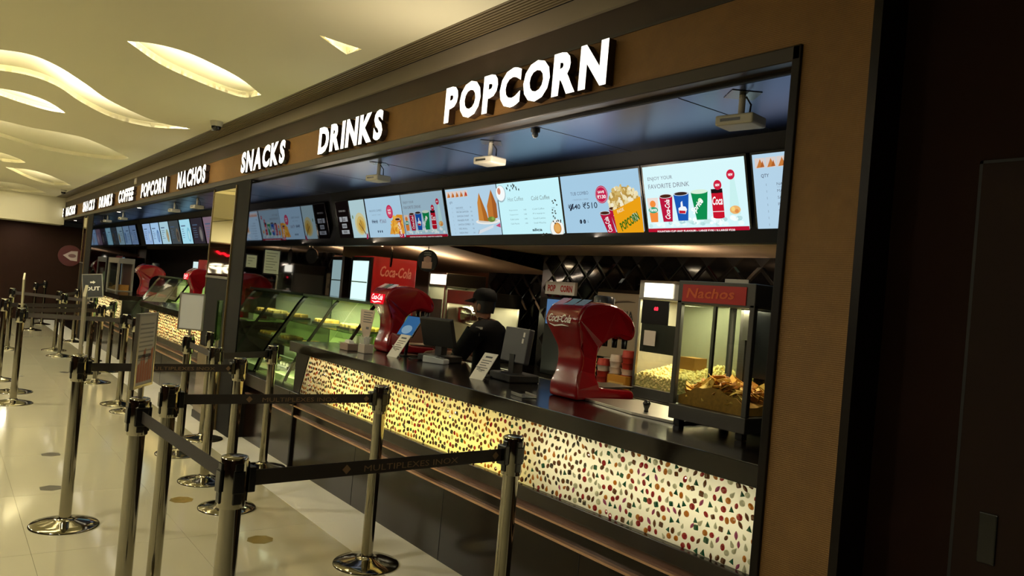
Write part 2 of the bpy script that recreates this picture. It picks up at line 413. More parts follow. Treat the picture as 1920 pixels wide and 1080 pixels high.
# ---------------------------------------------------------------- lettered signs
LET = emit('fff8e6', 2.2); LSIDE = mat('letter_side', '2b1a0c', .4)
def letter_sign(word, x0, x1, label, group=None):
    z0, z1, y = 2.603, 2.815, 2.352
    t = thing('letter_sign', label, 'sign', ((x0+x1)/2, 2.40, z0))
    ws = []
    for ch in word:
        d = text_data(ch, .05, 0, .1, 3); ws.append(d[3]-d[2])
    gap = .09; tot = sum(ws)+gap*(len(word)-1); s = (x1-x0)/tot; x = x0
    cache = {}
    for ch, w in zip(word, ws):
        vs, fs, a0, a1, b0, b1 = text_data(ch, .05, 0, .1, 3)
        sy = (z1-z0)/(b1-b0)
        mb = MB()
        for p in fs:
            nz = (vs[p[1]]-vs[p[0]]).cross(vs[p[2]]-vs[p[1]]).z
            front = all(vs[i].z > .09 for i in p)
            mb.f.append(list(p)); mb.mi.append(0 if front else 1); mb.sm.append(False)
        mb.v = [(x+(v.x-a0)*s, y+.022-v.z*.22, z0+(v.y-b0)*sy) for v in vs]
        bw(mb, 'letter', [LET, LSIDE], t, fix=False)
        x += (w+gap)*s
    for xx in (x0+.1, x1-.1):   # stand-off rails that carry the letters
        pass
    box('mounting_rail', LSIDE, (x0+.02, x1-.02, y+.044, YF, (z0+z1)/2-.01, (z0+z1)/2+.01), t)
for w, a, b, l in [
    ('POPCORN', -3.99, -2.59, 'large white lit POPCORN letters above the drinks dispensers, nearest the gold pillar'),
    ('DRINKS', -5.91, -4.80, 'white lit DRINKS letters between the SNACKS and the large POPCORN letters'),
    ('SNACKS', -7.88, -6.66, 'white lit SNACKS letters above the glass display case, next to the mirrored column'),
    ('NACHOS', -10.47, -9.18, 'white lit NACHOS letters just beyond the mirrored column'),
    ('POPCORN', -12.68, -11.09, 'smaller looking white lit POPCORN letters between NACHOS and COFFEE'),
    ('COFFEE', -14.51, -13.26, 'white lit COFFEE letters on the far stretch of fascia'),
    ('DRINKS', -16.5, -15.1, 'small white lit DRINKS letters beyond the COFFEE letters'),
    ('SNACKS', -18.56, -17.03, 'fourth lit word from the far end of the fascia, small SNACKS letters'),
    ('NACHOS', -21.3, -19.7, 'second lit word from the far end of the fascia, small NACHOS letters'),
    ('COFFEE', -22.75, -21.75, 'last lit word at the far end of the fascia, tiny COFFEE letters')]:
    letter_sign(w, a, b, l)
nt = thing('notice_plate', 'small pale plate fixed on the bulkhead above the COFFEE letters', 'sign', (-13.44, 2.40, 2.92))
MB().box(-.08, .08, -.006, .009, -.05, .05).build('plate', mat('plate', 'b5a88c', .5), nt, .003)
MB().box(-.06, .06, -.008, -.006, -.02, .03).build('printed_field', PAPER, nt)

# ---------------------------------------------------------------- columns
def column(label, x0, x1, xm0, xm1):
    t = thing('mirrored_column', label, 'column', ((x0+x1)/2, 2.7, 0))
    box('core', mat('core_black', '0a0807', .7, spec=.15), (x0, x1-.012, YF-.02, 3.40, 0, 2.53), t)
    for z0, z1, m_ in ((1.56, 1.66, MIRROR), (1.665, 1.86, MIRROR), (1.865, 2.14, MIRROR), (2.145, 2.47, MIRROR)):
        box('mirror_pane', m_, (xm0, xm1, YF-.03, YF-.02, z0, z1), t)
    box('ledge', STEELB, (xm0-.01, xm1+.01, YF-.045, YF-.02, 1.53, 1.555), t, .004)
    box('dark_pane', MATS['core_black'], (xm0, xm1, YF-.03, YF-.02, .80, 1.525), t)
    box('plinth', mat('plinth', '6d5a41', .15, .4), (xm0, xm1, YF-.05, YF-.02, .08, .795), t)
    box('skirting', DBROWN, (xm0-.01, xm1+.01, YF-.055, YF-.02, 0, .078), t)
    box('frame_strip', mat('bronze_strip', '6b5a38', .3, .6), (xm0-.02, xm0, YF-.035, YF-.02, .0, 2.50), t)
    box('frame_strip', MATS['bronze_strip'], (xm1, xm1+.02, YF-.035, YF-.02, .0, 2.50), t)
    box('side_mirror', DMIRROR, (x1-.012, x1, YF-.01, 3.40, .66, 2.52), t)
    return t
column('tall column with bronze mirror panes between the two runs of counters', -8.86, -7.6, -8.80, -8.03)
column('narrow looking mirrored column at the far end of the counters, beyond the small nacho warmer', -18.4, -17.2, -18.33, -17.9)

# papers framed on the black mirrored side of the column
for (y0, y1, z0, z1, l) in ((2.39, 2.51, 1.665, 1.803, 'small framed notice on the black mirrored column side'), (2.567, 2.736, 1.62, 1.87, 'larger framed notice on the black mirrored column side')):
    t = thing('framed_notice', l, 'notice', (-7.6, (y0+y1)/2, (z0+z1)/2))
    box('frame', BLACK, (-7.599, -7.592, y0, y1, z0, z1), t)
    box('sheet', mat('grey_sheet', '8d8f88', .6), (-7.592, -7.590, y0+.01, y1-.01, z0+.01, z1-.01), t)
    mb = MB()
    for i in range(7 if y1 > 2.6 else 3):
        z = z1-.035-i*.028; mb.quad((-7.5895, y0+.025, z), (-7.5895, y1-.03-.02*(i % 3), z), (-7.5895, y1-.03-.02*(i % 3), z-.006), (-7.5895, y0+.025, z-.006))
    bw(mb, 'printed_text', mat('ink', '4c4d4a', .7), t)

# ---------------------------------------------------------------- counters
GEMC = {'red': 'a80f1c', 'brown': '6e3a12', 'amber': 'c77a1a', 'green': '0c5f3f', 'clear': 'cfd0b8', 'pink': 'b04a7c', 'unlit_brown': '3d2c14'}
def gem_mat(c):
    k = 'gem_'+c
    if k in MATS: return MATS[k]
    h = GEMC[c]; M = translucent(k, h, .45, .16); return M
def gem_shape(kind):
    if kind == 'round': o = [(cos(2*pi*k/10), sin(2*pi*k/10)) for k in range(10)]
    elif kind == 'oval': o = [(.72*cos(2*pi*k/10), 1.05*sin(2*pi*k/10)) for k in range(10)]
    elif kind == 'marquise': o = [(0, -1.25), (.42, -.6), (.55, 0), (.42, .6), (0, 1.25), (-.42, .6), (-.55, 0), (-.42, -.6)]
    elif kind == 'square': o = [(-.85, -.6), (-.6, -.85), (.6, -.85), (.85, -.6), (.85, .6), (.6, .85), (-.6, .85), (-.85, .6)]
    elif kind == 'triangle': o = [(-.9, -.75), (0, -.78), (.9, -.75), (.48, .1), (0, 1.05), (-.48, .1)]
    else: o = [(0, 1.25), (.4, .45), (.66, -.2), (.5, -.75), (0, -.98), (-.5, -.75), (-.66, -.2), (-.4, .45)]
    n = len(o); r = .0135
    vs = [(x*r, 0, z*r) for x, z in o]+[(x*r*.92, -.0035, z*r*.92) for x, z in o]+[(x*r*.5, -.0075, z*r*.5) for x, z in o]
    fs = [(k, (k+1) % n, n+(k+1) % n, n+k) for k in range(n)]+[(n+k, n+(k+1) % n, 2*n+(k+1) % n, 2*n+k) for k in range(n)]+[tuple(range(2*n, 3*n))]
    return vs, fs
KINDS = [('oval', 'red'), ('oval', 'brown'), ('oval', 'red'), ('round', 'red'), ('round', 'amber'), ('oval', 'amber'), ('square', 'green'), ('triangle', 'green'), ('triangle', 'green'), ('drop', 'clear'), ('drop', 'clear'), ('marquise', 'pink'), ('marquise', 'brown'), ('square', 'brown'), ('round', 'clear')]
KINDS_UNLIT = [('oval', 'brown'), ('oval', 'unlit_brown'), ('marquise', 'unlit_brown'), ('round', 'brown'), ('oval', 'brown'), ('square', 'unlit_brown'), ('drop', 'amber'), ('marquise', 'brown')]  # unlit look of the panel's left gems, put into darker colours
GEMME = {}
def gem_mesh(k):
    if k not in GEMME:
        vs, fs = gem_shape(k[0]); GEMME[k] = MB().add(vs, fs).mesh('gem', gem_mat(k[1]))
    return GEMME[k]
PANELM = translucent('lit_panel', 'f6f1dc', .12, .04)
def counter(name, label, x0, x1, slab, jx0t, jx0b, jx1, single, step, seed):
    rnd = random.Random(seed)
    t = thing(name, label, 'counter', ((x0+x1)/2, 2.9, 0))
    bw(MB().prism(slab, 2, .987, 1.072), 'worktop', TOPM, t, .004)
    box('base_panel', STONE, (x0, x1, 2.52, 2.56, 0, .432), t)
    box('trim_strip', ROSE, (x0, x1, 2.505, 2.56, .434, .446), t)
    mat('recess_brown', '5e4032', .3); box('recess_panel', STONE, (x0, x1, 2.535, 2.56, .446, .520), t)
    box('trim_strip', ROSE, (x0, x1, 2.500, 2.56, .520, .530), t)
    box('recess_panel', MATS['recess_brown'], (x0, x1, 2.525, 2.56, .530, .580), t)
    box('ledge', mat('ledge_brown', '1e1410', .25), (x0, x1, 2.47, 2.60, .580, .650), t, .004)
    k = int((x1-x0)//1.22)
    for i in range(1, k+1):
        box('panel_joint', BLACKM, (x0+i*1.22-.002, x0+i*1.22+.002, 2.5185, 2.523, 0, .43), t)
    box('carcass', DBROWN, (x0+.02, x1, 2.80, 3.28, .10, .985), t)
    box('light_box', WHITE, (jx0b-.02, jx1+.01, 2.76, 2.79, .65, .986), t)
    # fin that closes the end of the lit front
    bw(MB().prism([(x0, .65), (jx0b, .65), (jx0t, .987), (x0, .987)], 1, 2.495, 2.56), 'end_fin', DBROWN, t)
    box('end_panel', DBROWN, (x0, x0+.03, 2.50, 2.82, 0, .985), t)
    if single < 0: box('end_panel', DBROWN, (x1-.03, x1, 2.50, 2.82, 0, .985), t)
    pn = bw(MB().prism([(jx0b, .651), (jx1, .651), (jx1, .985), (jx0t, .985)], 1, 2.503, 2.507), 'jewelled_panel', PANELM, t)
    org = origin(pn)
    pts = []
    nz = int(.33/step); nx = int((jx1-jx0b)/step)
    for i in range(nx):
        for j in range(nz):
            x = jx1-(i+.5+.5*(j % 2)+rnd.uniform(-.26, .26))*step; z = .651+(j+.5+rnd.uniform(-.26, .26))*.334/nz
            if x < jx0b+(jx0t-jx0b)*(z-.651)/.334+.015 or x > jx1-.012: continue
            pts.append((x, z))
    pts.sort(key=lambda p: -p[0])
    rest = {}
    for i, (x, z) in enumerate(pts):
        k = rnd.choice(KINDS) if x > -2.6 or rnd.random() < .25 else rnd.choice(KINDS_UNLIT); a = rnd.uniform(-.9, .9) if k[0] in ('marquise', 'oval', 'drop') else rnd.uniform(-.4, .4); s = rnd.uniform(.8, 1.08)
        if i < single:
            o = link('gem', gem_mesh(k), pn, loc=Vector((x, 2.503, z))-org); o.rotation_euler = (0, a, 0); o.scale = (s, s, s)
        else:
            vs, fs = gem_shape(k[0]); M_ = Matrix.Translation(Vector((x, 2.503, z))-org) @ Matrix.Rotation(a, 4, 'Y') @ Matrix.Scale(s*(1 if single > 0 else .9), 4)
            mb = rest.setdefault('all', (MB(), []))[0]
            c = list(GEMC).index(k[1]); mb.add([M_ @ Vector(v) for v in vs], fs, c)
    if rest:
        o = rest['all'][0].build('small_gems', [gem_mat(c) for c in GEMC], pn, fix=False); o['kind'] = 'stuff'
    return t
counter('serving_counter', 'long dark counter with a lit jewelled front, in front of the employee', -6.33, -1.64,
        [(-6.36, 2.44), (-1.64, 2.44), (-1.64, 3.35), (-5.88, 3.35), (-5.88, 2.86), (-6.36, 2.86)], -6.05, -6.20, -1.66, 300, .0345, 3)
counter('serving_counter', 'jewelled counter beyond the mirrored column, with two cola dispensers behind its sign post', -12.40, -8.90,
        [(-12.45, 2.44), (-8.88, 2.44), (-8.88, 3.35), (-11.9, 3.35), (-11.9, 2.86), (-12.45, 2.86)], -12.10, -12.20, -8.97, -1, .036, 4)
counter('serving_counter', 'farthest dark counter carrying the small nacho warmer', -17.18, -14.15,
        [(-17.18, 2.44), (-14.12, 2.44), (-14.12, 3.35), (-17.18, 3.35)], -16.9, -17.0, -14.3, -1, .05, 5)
# lamps in the light boxes behind the translucent fronts
YEL = (1, .80, .22); WHT = (1, .97, .84)
area('lightbox_lamp', (-4.4, 2.70, .70), 2.4, .05, 6.5, YEL, (0, -.9, .5))
area('lightbox_lamp', (-5.6, 2.70, .93), 1.0, .05, 1.4, (1, .80, .5), (0, -1, -.3))
area('lightbox_lamp', (-2.35, 2.70, .84), 1.35, .10, 2.3, WHT, (0, -1, 0))
area('lightbox_lamp', (-4.0, 2.70, .95), 2.6, .05, 1.2, (1, .92, .66), (0, -1, -.2))
area('lightbox_lamp', (-10.6, 2.70, .82), 3.0, .10, 7, (1, .78, .36), (0, -1, 0))
area('lightbox_lamp', (-15.6, 2.70, .82), 2.6, .10, 5, (1, .85, .5), (0, -1, 0))

# plinth under the display cases
def case_base(t, x0, x1):
    box('base_panel', STONE, (x0, x1, 2.52, 3.3, 0, .432), t)
    box('trim_strip', ROSE, (x0, x1, 2.505, 2.60, .434, .446), t)
    box('recess_panel', STONE, (x0, x1, 2.535, 3.3, .446, .520), t)
    box('trim_strip', ROSE, (x0, x1, 2.500, 2.60, .520, .530), t)
    box('ledge', MATS['ledge_brown'], (x0, x1, 2.47, 3.3, .530, .650), t, .004)
CG = glass('case_glass', 'dce8d0', .9, .02); CG2 = glass('shelf_glass', 'cfe0b8', .8, .05)
GREENW = mat('case_back', 'b4bd9a', .25)
PROF = [(2.575, .652), (2.63, .80), (2.715, .957), (2.79, 1.07), (2.90, 1.245), (2.97, 1.36), (3.03, 1.434)]
def display_case(label, x0, x1, ribs, low_from):
    t = thing('display_case', label, 'display case', ((x0+x1)/2, 2.95, 0))
    case_base(t, x0, low_from)
    P = catmull([(0, y, z) for y, z in PROF], 3)
    def strip(xa, xb, zmin):
        Q = [p for p in P if p.z >= zmin]
        mb = MB(); n = len(Q)
        vs = [(xa, p.y, p.z) for p in Q]+[(xb, p.y, p.z) for p in Q]
        mb.add(vs, [(i, i+1, n+i+1, n+i) for i in range(n-1)], 0, True); return mb
    for xa, xb in zip(ribs, ribs[1:]):
        if xa < low_from-.05: bw(strip(xa+.008, min(xb, low_from)-.008, 0), 'curved_pane', CG, t)
        if xb > low_from+.05: bw(strip(max(xa, low_from)+.008, xb-.008, 1.08), 'curved_pane', CG, t)
    for x in ribs:
        Q = [p for p in P if x <= low_from or p.z > 1.08]
        mb = MB()
        for i in range(len(Q)-1):
            a, b = Q[i], Q[i+1]; d = Vector((0, -(b-a).z, (b-a).y)).normalized()*-.02
            for xs in (x-.007, x+.007):
                mb.quad((xs, a.y, a.z), (xs, b.y, b.z), (xs, b.y+.022, b.z-.01), (xs, a.y+.022, a.z-.01))
            mb.quad((x-.007, a.y-.001, a.z), (x+.007, a.y-.001, a.z), (x+.007, b.y-.001, b.z), (x-.007, b.y-.001, b.z))
        bw(mb, 'glass_rib', mat('rib', '15170f', .2), t)
    bw(MB().box(x0, x1, 3.01, 3.36, 1.436, 1.455), 'top_shelf', mat('case_top', '2a302a', .15), t)
    box('top_edge', mat('case_edge', '4f5a4c', .2, .4), (x0, x1, 3.003, 3.012, 1.434, 1.457), t)
    box('back_panel', GREENW, (x0, low_from-.02, 3.33, 3.345, .655, 1.435), t); box('back_panel', GREENW, (low_from-.02, x1, 3.33, 3.345, 1.08, 1.435), t)
    box('deck', mat('deck', 'b9c39b', .15), (x0, low_from-.01, 2.585, 3.33, .651, .665), t)
    box('glass_shelf', CG2, (x0+.01, x1-.01, 2.90, 3.32, 1.165, 1.173), t)
    box('glass_shelf', CG2, (x0+.01, low_from-.02, 2.80, 3.32, .93, .938), t)
    if x1 > low_from:
        box('shelf_floor', mat('deck2', 'a7b08e', .2), (low_from, x1, 2.87, 3.33, 1.074, 1.084), t)
    box('end_pane', CG, (x1-.006, x1, 2.95, 3.33, 1.09, 1.434), t)
    box('lamp_tube', emit('dcf09a', 1.5), (x0+.05, low_from-.05, 3.27, 3.285, .69, .70), t)
    area('case_lamp', ((x0+x1)/2, 3.06, 1.41), (x1-x0)*.9, .03, 12, (1, 1, .72))
    area('case_lamp', ((x0+low_from)/2, 2.70, .70), (low_from-x0)*.9, .03, 15, (1, 1, .60), (0, .75, .55))
    return t
display_case('curved glass food display case, glowing green, beside the mirrored column', -7.59, -5.94, [-7.575, -6.80, -6.03], -6.34)
display_case('far curved glass display case beyond the mirrored column', -14.10, -12.02, [-14.09, -13.35, -12.62, -12.05], -12.46)
# food in the near case
rnd = random.Random(5)
FOOD = [(-7.3, .938, 'c79a4b'), (-7.0, .938, 'd8c9a0'), (-6.65, .938, 'b98636'), (-7.2, 1.174, 'd6b24f'), (-6.6, 1.174, 'e0c76e'), (-6.25, 1.174, 'd9b24a'), (-7.35, .666, 'd9d2b8'), (-6.7, .666, 'c7a25e')]
FL = ['pastry tray on the lower glass shelf beside the column', 'tray of pale rolls on the lower glass shelf', 'tray of brown puffs at the counter end of the lower shelf', 'tray of yellow cake slices beside the column on the top shelf', 'middle tray of yellow cake slices on the top shelf', 'tray of golden cakes on the top shelf above the counter end', 'tray of wrapped sandwiches on the case deck by the column', 'tray of brown pastries on the lit case deck']
for (x, z, c), l in zip(FOOD, FL):
    y = 3.12 if z > 1 else 3.05
    t = thing('food_tray', l, 'tray', (x, y, z+.001), 0, 'food trays in the display case')
    mb = MB().box(-.14, .14, -.10, .10, 0, .008); mb.box(-.14, -.134, -.10, .10, .008, .022); mb.box(.134, .14, -.10, .10, .008, .022); mb.box(-.134, .134, -.1, -.094, .008, .022); mb.box(-.134, .134, .094, .1, .008, .022)
    mb.build('tray', STEELB, t)
    for i in range(3):
        for j in range(2):
            o = MB().box(-.036, .036, -.038, .038, 0, .045).build('pastry', mat('pastry_'+c, c, .6, noise=(30, .2)), t, .012, 2)
            o.location = (-.088+i*.088, -.046+j*.09, .0085); o.rotation_euler = (0, 0, rnd.uniform(-.1, .1))
for i, (x, y) in enumerate([(-6.22, 3.0), (-6.10, 3.02), (-6.16, 3.22)]):
    t = thing('paper_box', ['white paper food box behind the straws in the display case', 'second white paper box in the display case, beside the red dispenser', 'white paper box at the back of the display case'][i], 'box', (x, y, 1.085))
    MB().prism([(-.05, 0), (.05, 0), (.062, .07), (-.062, .07)], 1, -.04, .04).build('carton', WHITE, t)
    MB().box(-.062, .062, -.042, .042, .07, .076).build('lid', PAPER, t)

# ---------------------------------------------------------------- menu screens
YT, ZT, YB, ZB = 3.20, 2.4155, 3.31, 2.027
UP = Vector((0, YT-YB, ZT-ZB)).normalized(); HS = math.hypot(YB-YT, ZT-ZB)
XV = Vector((1, 0, 0)); NV = XV.cross(UP)       # NV points to the viewer (-y, down)
if NV.y > 0: NV = -NV
class Art:
    def __init__(s, par, x0, w, gain):
        s.p = par; s.O = Vector((x0, YB, ZB)); s.w = w; s.g = gain; s.mb = None
    def P(s, u, v, l): return s.O+XV*u+UP*v+NV*(.002+.0006*l)
    def start(s): s.mb = MB(); s.cols = []
    def c(s, h):
        if h not in s.cols: s.cols.append(h)
        return s.cols.index(h)
    def poly(s, pts, h, l=1): s.mb.add([s.P(u, v, l) for u, v in pts], [tuple(range(len(pts)))], s.c(h)); return s
    def rect(s, a, b, c, d, h, l=1): return s.poly([(a, b), (c, b), (c, d), (a, d)], h, l)
    def oval(s, cx, cy, rx, ry, h, l=1, n=20): return s.poly([(cx+rx*cos(2*pi*k/n), cy+ry*sin(2*pi*k/n)) for k in range(n)], h, l)
    def text(s, st, u, v, h, hx, l=2, align='l', w=None, bold=.0, shear=0, rot=0):
        X = XV*cos(rot)+UP*sin(rot); Y = -XV*sin(rot)+UP*cos(rot)
        put_text(s.mb, st, s.P(u, v, l), X, Y, w=w, h=h, mi=s.c(hx), bold=bold, shear=shear, align=align)
        return s
    def end(s, name):
        mb = s.mb; return bw(mb, name, [emit(h, s.g) for h in s.cols], s.p, fix=False)
def screen(label, x0, w, bg, gain, cat='screen'):
    t = thing('menu_screen', label, cat, (x0+w/2, YB, ZB))
    def slab(a, b, c, d, n0, n1, m_, nm):
        q = [Vector((a, YB, ZB))+UP*c, Vector((b, YB, ZB))+UP*c, Vector((b, YB, ZB))+UP*d, Vector((a, YB, ZB))+UP*d]
        bw(MB().add([p+NV*n0 for p in q]+[p+NV*n1 for p in q], [(3, 2, 1, 0), (4, 5, 6, 7), (0, 1, 5, 4), (1, 2, 6, 5), (2, 3, 7, 6), (3, 0, 4, 7)]), nm, m_, t)
    slab(x0-.012, x0+w+.012, -.012, HS+.012, -.03, .0, BLACK, 'bezel')
    slab(x0, x0+w, 0, HS, .0, .0012, emit(bg, gain), 'display')
    return t, Art(t, x0, w, gain)
TXT = '7c7f8c'; MAG = 'c81e4e'
def cup_pic(A, cx, b, wb, wt, h, col, word, wcol='ffffff', name='drink_picture', tilt=0, wsize=None):
    A.start()
    A.poly([(cx-wb/2, b), (cx+wb/2, b), (cx+wt/2+tilt, b+h), (cx-wt/2+tilt, b+h)], col, 2)
    A.oval(cx+tilt, b+h, wt/2, wt*.13, 'd8d8dc', 3); A.oval(cx+tilt, b+h, wt/2*.86, wt*.10, '4a2418' if col != 'f2a06a' else 'e8e0da', 4)
    if word: A.text(word, cx+wb*.32+tilt*.3, b+h*.10, wsize or wb*.55, wcol, 5, rot=pi/2-.05-(tilt/h), shear=.3, bold=.02, w=h*.76)
    A.end(name)
def drinks_screen(label, x0, g, sharp):
    t, A = screen(label, x0, .70, 'd3f2f6' if sharp else 'b4d5e8', g)
    A.start(); A.text('ENJOY YOUR', .035, .318, .026, TXT, w=.185).text('FAVORITE DRINK', .035, .276, .026, TXT, w=.30).end('printed_text')
    A.start(); A.rect(0, 0, .70, .048, 'b3122e').end('red_band')
    A.start(); A.text('FOUNTAIN CUP (ANY FLAVOUR) - LARGE ₹190 | X-LARGE ₹220', .07, .021, .015, 'ffffff', w=.54, bold=.02)
    A.text('(650 ML)', .29, .008, .008, 'ffffff', w=.05).text('(930 ML)', .42, .008, .008, 'ffffff', w=.05).end('printed_text')
    rnd = random.Random(2); A.start()
    for i in range(46): A.oval(.02+rnd.random()*.66, .062+rnd.random()*.035, .012+rnd.random()*.012, .008+rnd.random()*.006, rnd.choice(['e6f7f6', 'c3e4e4', 'aed6d8', 'f2fbfa']), 1, 7)
    A.end('ice_picture')['kind'] = 'stuff'
    A.start(); A.poly([(.028, .085), (.085, .085), (.098, .225), (.014, .225)], 'ead9cf', 2).poly([(.030, .085), (.083, .085), (.088, .14), (.024, .14)], 'ef8a3c', 3).oval(.056, .19, .022, .02, 'f08a3a', 4).oval(.056, .155, .036, .018, '3aa079', 5)
    A.text('Fanta', .028, .147, .02, 'ffffff', 6, w=.056, shear=.25, bold=.02).end('drink_picture')
    cup_pic(A, .158, .085, .068, .098, .145, 'b5173c', 'Coca-Cola')
    A.start(); A.poly([(.235, .088), (.305, .088), (.325, .238), (.215, .238)], '1a55b0', 2).oval(.27, .238, .055, .012, 'c8d4e0', 3).oval(.27, .238, .046, .009, '33241f', 4)
    A.poly([(.245, .13), (.292, .125), (.305, .15), (.296, .165), (.278, .168), (.276, .198), (.264, .19), (.262, .166), (.244, .158)], 'eef2f6', 5).poly([(.248, .13), (.292, .128), (.294, .142), (.248, .146)], 'c2182d', 6).end('drink_picture')
    A.start(); A.poly([(.365, .09), (.435, .09), (.455, .242), (.340, .242)], '108a4c', 2).oval(.3975, .242, .0575, .012, 'd6ecd8', 3).oval(.40, .195, .014, .012, 'd8f0c0', 5)
    A.text('Sprite', .358, .112, .045, 'ffffff', 5, w=.10, rot=.75, bold=.03, shear=.2).end('drink_picture')
    A.start(); A.rect(.478, .10, .552, .235, 'c4162c', 2).oval(.515, .235, .037, .008, '1a1012', 3).rect(.478, .228, .552, .25, '221317', 3).oval(.515, .10, .037, .008, 'c4162c', 2)
    A.text('Coca', .482, .165, .045, 'ffffff', 5, w=.066, shear=.25, bold=.02).rect(.478, .128, .552, .132, 'f3d6d8', 4).end('can_picture')
    A.start(); A.oval(.525, .27, .026, .026, 'c81e3c', 6).text('NEW', .511, .263, .013, 'ffffff', 7, bold=.03, w=.028).oval(.613, .318, .026, .026, 'c81e3c', 6).text('NEW', .599, .311, .013, 'ffffff', 7, bold=.03, w=.028).end('badge')
    A.start(); A.poly([(.585, .11), (.655, .11), (.632, .30), (.606, .30)], 'c5ecea', 1).oval(.622, .135, .034, .022, 'e8b06a', 2).oval(.61, .14, .012, .012, 'f2d07a', 3).oval(.632, .128, .012, .01, 'd98a48', 3).end('snack_picture')
    return t
def heap(A, cx, cy, rx, ry, n, cols, s, seed, l=2):
    rnd = random.Random(seed)
    for i in range(n):
        a = rnd.random()*2*pi; q = rnd.random()**.5
        A.oval(cx+rx*q*cos(a), cy+ry*q*sin(a), s*(.7+.6*rnd.random()), s*(.7+.6*rnd.random()), rnd.choice(cols), l+.02*i, 6)
def tub_screen(label, x0, g):
    t, A = screen(label, x0, .70, 'a9cfe8', g)
    A.start(); A.rect(0, 0, .70, .026, 'b3122e').end('red_band')
    A.start(); A.text('FOUNTAIN CUP (ANY FLAVOUR)   |   POPCORN (REGULAR TUB)', .09, .009, .009, 'ffffff', w=.46).end('printed_text')
    A.start(); A.text('TUB COMBO', .085, .275, .022, '66768c', w=.17).text('1 TUB POPCORN + 2 DRINKS', .10, .242, .009, '8496a8', w=.15).end('printed_text')
    A.start(); A.text('₹640', .05, .186, .034, '1d2233', w=.115, bold=.015).poly([(.06, .178), (.075, .178), (.105, .222), (.09, .222)], '1d2233', 3).end('price_text')
    A.start(); A.text('₹510', .19, .186, .040, '1d2233', w=.135, bold=.005).end('price_text')
    A.start()
    for k in range(2): A.oval(.155+.035*k, .105, .012, .014, '243042', 2).text('%d' % (k+1), .15+.035*k, .099, .011, 'c0d8ea', 3)
    A.text('L', .22, .098, .016, '243042', 2).end('icon_row')
    A.start(); A.oval(.375, .268, .055, .055, 'c81e4e', 5).oval(.375, .268, .049, .049, 'd8d8e6', 6).oval(.375, .268, .047, .047, 'c81e4e', 7).end('badge'); A.start(); A.text('SAVE', .345, .276, .016, 'ffffff', 8, w=.058, bold=.03).text('₹130', .338, .243, .024, 'ffffff', 8, w=.075, bold=.03).end('badge_text')
    A.start(); A.oval(.555, .225, .125, .08, 'b8944a', 2); heap(A, .555, .225, .125, .085, 110, ['e8d49a', 'f1e3b4', 'd5b86e', 'c7a152', 'f6edcf'], .014, 4, 3); A.end('popcorn_picture')['kind'] = 'stuff'
    A.start(); A.poly([(.48, .028), (.70, .028), (.70, .24), (.63, .215), (.46, .165)], 'f0a417', 6.5).text('INOX', .50, .145, .022, 'f8e8c0', 7, w=.06, rot=.28, bold=.02).text('POPCORN', .525, .035, .055, '3f6d16', 7, w=.17, rot=.42, bold=.04).oval(.64, .12, .03, .025, 'b9c4a0', 6.8).end('tub_picture')
    cup_pic(A, .43, .028, .072, .095, .125, 'b5173c', 'Coca-Cola', tilt=-.045); cup_pic(A, .515, .028, .075, .10, .15, 'b5173c', 'Coca-Cola', tilt=-.045)
    return t
def coffee_screen(label, x0, g):
    t, A = screen(label, x0, .70, 'c2edf4', g); rnd = random.Random(9)
    A.start(); A.text('Hot Coffee', .12, .270, .030, '8aa0a2', w=.18).text('Cold Coffee', .39, .265, .030, '8aa0a2', w=.20, bold=.01).end('printed_text')
    A.start()
    for i, (a, b) in enumerate([('Espresso', 'Cold Coffee'), ('Cappuccino', 'Frappe'), ('Cafe Latte', 'Iced Latte'), ('Cafe Mocha', 'Iced Mocha')]):
        v = .20-i*.032
        A.text(a, .12, v, .011, '7f989c', w=.10).text('140', .29, v, .011, '7f989c', w=.03).text(b, .39, v, .011, '7f989c', w=.13).text('160', .60, v, .011, '7f989c', w=.03)
    A.end('printed_text')
    A.start(); A.text('alica', .36, .052, .020, '2b3a3e', w=.11, bold=.03).end('printed_text')
    A.start(); A.oval(.04, .33, .062, .062, '9fb6be', 1).oval(.04, .334, .055, .055, 'eef4f4', 2).oval(.025, .35, .02, .025, 'd0856a', 3).end('coffee_picture')
    A.start(); A.oval(.628, .062, .075, .066, 'b9c6c8', 1).oval(.63, .066, .068, .06, 'f0f2ee', 2).oval(.635, .068, .04, .038, 'c98a3e', 3).oval(.635, .068, .030, .028, 'dda55a', 4).end('coffee_picture')
    A.start()
    for i in range(12): A.oval(.12+rnd.random()*.16, .345+rnd.random()*.045, .006, .009, '2d2b26', 2, 7)
    for i in range(18): A.oval(.60+rnd.random()*.085, .10+rnd.random()*.17, .007, .006, '3b3a32', 5, 7)
    for i in range(8): A.oval(.46+rnd.random()*.08, .008+rnd.random()*.025, .007, .006, '3b3a32', 5, 7)
    A.end('bean_picture')['kind'] = 'stuff'; return t
